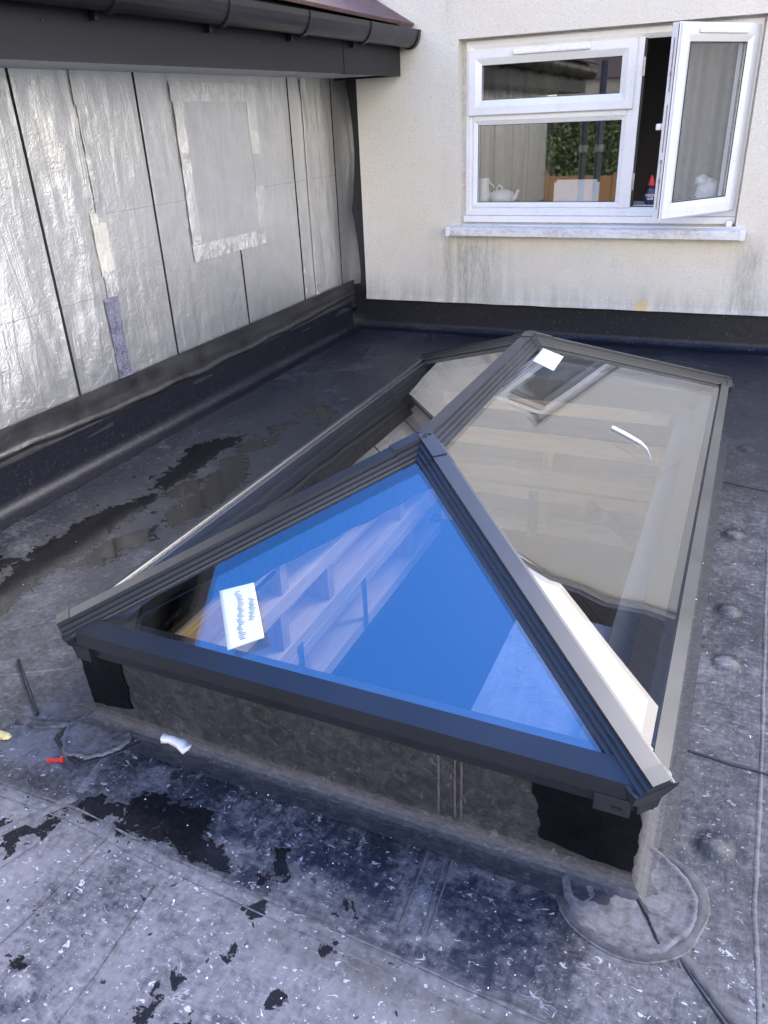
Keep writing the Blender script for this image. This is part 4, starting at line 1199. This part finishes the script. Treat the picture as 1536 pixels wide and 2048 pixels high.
o = ribbon('foam_strip', [(.268, .020, .012), (.290, .026, .014), (.320, .022, .014), (.356, .010, .012)], .030, .012, WHITEP, None, .003, .008)
tag(o, 'short white foam strip lying at the foot of the front kerb', 'strip')
rc = empty('red_clip', (.05, -.142, .006), 'small red plastic clip on the roof near the left front corner of the lantern', 'clip')
bm = bmesh.new()
Mr = Matrix.Translation((.050, -.142, .004)) @ Matrix.Rotation(RAD(22), 4, 'Z')
add_box(bm, (-.020, -.0035, 0), (.012, .0035, .008), .001, Mr); bm_obj('clip_stem', bm, REDP, rc)
bm = bmesh.new(); add_box(bm, (.012, -.006, 0), (.022, .006, .012), .002, Mr); bm_obj('clip_head', bm, REDP, rc)
bm = bmesh.new(); add_box(bm, (-.022, -.006, 0), (-.014, .001, .007), .001, Mr); bm_obj('clip_foot', bm, REDP, rc)
bm = bmesh.new(); bmesh.ops.create_icosphere(bm, subdivisions=3, radius=1)
for v in bm.verts:
    n = noise.noise(v.co*2)*.4
    v.co = Vector((-.158+v.co.x*.030*(1+n), -.126+v.co.y*.012*(1+n), .008+v.co.z*.008*(1+n)))
tag(bm_obj('foam_scrap', bm, YELP, None, True), 'yellow foam scrap on the roof at the left edge', 'scrap')
bm = bmesh.new(); add_tube(bm, [(-.379, .136, .008), (-.29, .078, .009), (-.20, .018, .008), (-.134, -.026, .007)], .005, 8)  # thin black tube laid straight along the roof
tag(bm_obj('black_strip', bm, RUBBER, None, True), 'thin straight black strip lying on the roof left of the lantern corner', 'strip')
bm = bmesh.new()
for k in range(90):       # grit and flecks of render
    if k < 60: x0, y0 = random.uniform(.0, 1.6), random.uniform(-.72, .02)
    elif k < 76: x0, y0 = random.uniform(1.5, 1.72), random.uniform(-.1, 1.6)
    else: x0, y0 = random.uniform(-1.1, -.05), random.uniform(.0, 3.2)
    s = random.uniform(.0009, .0020)*random.choice((1, 1, 1.6))
    b2 = bmesh.new(); bmesh.ops.create_icosphere(b2, subdivisions=1, radius=s)
    bmesh.ops.transform(b2, matrix=Matrix.Translation((x0, y0, .006)) @ Matrix.Diagonal((1, random.uniform(.6, 1.6), .6, 1)), verts=b2.verts)
    me = bpy.data.meshes.new('t'); b2.to_mesh(me); b2.free(); bm.from_mesh(me); bpy.data.meshes.remove(me)
tag(bm_obj('grit', bm, WHITEP), 'white flecks of render grit scattered over the roof membrane', 'grit', None, 'stuff')

# ------------------------------------------------------------------ the garden behind the camera (seen in the window's reflection)
fence = empty('garden_fence', (0, -23, -2.6), 'brown close boarded garden fence reflected in the window', 'fence')
for k in range(9):
    xx = -14+k*2.6
    box('fence_post', (xx-.06, -23.0, -2.6), (xx+.06, -22.88, -.72), FENCEM, fence)
    bm = bmesh.new()
    for j in range(12):
        zz = -2.55+j*.145; add_box(bm, (xx+.07, -22.97-.012*(j % 2), zz), (xx+2.53, -22.945, zz+.142))
    bm_obj('fence_panel', bm, FENCEM, fence)
def leaf_cloud(name, cen, size, n, mat, ls):
    rs_ = np.random.RandomState(5); vs = []; fs = []
    for k in range(n):
        p = rs_.uniform(-1, 1, 3)
        if abs(p[1]) < .5 and abs(p[2]) < .7: p[1] = .5+.5*abs(p[1]) if rs_.rand() < .8 else p[1]
        c = np.array(cen)+p*np.array(size); c[2] += .25*noise.noise(Vector((c[0]*.8, 0, 3)))*(p[2] > .5)
        a = rs_.normal(size=3); a /= np.linalg.norm(a); b = np.cross(a, rs_.normal(size=3)); b /= np.linalg.norm(b)
        i = len(vs); vs += [c-a*ls, c+b*ls*.4, c+a*ls, c-b*ls*.4]; fs.append((i, i+1, i+2, i+3))
    return mesh_obj(name, vs, fs, mat)
hd = empty('hedge', (-6, -24.5, -2.6), 'tall leafy green hedge behind the garden fence', 'hedge')
o = leaf_cloud('foliage', (-5, -24.6, -.55), (9, 1.0, 2.1), 26000, LEAF, .11); o.parent = hd; o.matrix_parent_inverse = Matrix.Translation(-Vector(hd.location))
box('hedge_core', (-14, -25.3, -2.6), (4, -24.2, 1.1), simple('dark_twigs', (.015, .02, .008), .9), hd)
bh = empty('brick_house', (-6.5, -38, -2.6), 'red brick house beyond the hedge with a dark roof', 'house')
box('wall', (-9.2, -44, -2.6), (-2.0, -37, 2.9), BRICK, bh)
bm = bmesh.new(); add_loft(bm, [[(-9.5, -36.8, 2.9), (-9.5, -44.2, 2.9), (-9.5, -40.5, 5.4)], [(-1.7, -36.8, 2.9), (-1.7, -44.2, 2.9), (-1.7, -40.5, 5.4)]], closed=True); bm_obj('roof', bm, TILE, bh)
for k in range(3): f = box('window', (-8.2+k*2.2, -37.0, .9), (-7.0+k*2.2, -36.93, 2.1), WHITEP, bh); box('pane', (-8.1+k*2.2, -36.94, 1.0), (-7.1+k*2.2, -36.92, 2.0), RUBBER, f)
for k, px_ in enumerate((-.94, -.72)):
    po = empty('scaffold_pole', (px_, -2.6, -2.6), ('dark scaffold pole beyond the roof edge, nearer the foil wall', 'dark scaffold pole beyond the roof edge, further from the foil wall')[k], 'pole', 'scaffold poles beyond the roof edge')
    bm = bmesh.new(); add_tube(bm, [(px_, -2.6, -2.6), (px_, -2.6, 1.55+.5*k)], .05, 14); bm_obj('tube', bm, POLE, po, True)
    bm = bmesh.new(); add_tube(bm, [(px_, -2.6, -2.6), (px_, -2.6, -2.57)], .10, 14); bm_obj('base_plate', bm, POLE, po)
    bm = bmesh.new(); add_tube(bm, [(px_, -2.6, .9), (px_, -2.6, 1.0)], .065, 14); bm_obj('coupler', bm, STEEL, po)
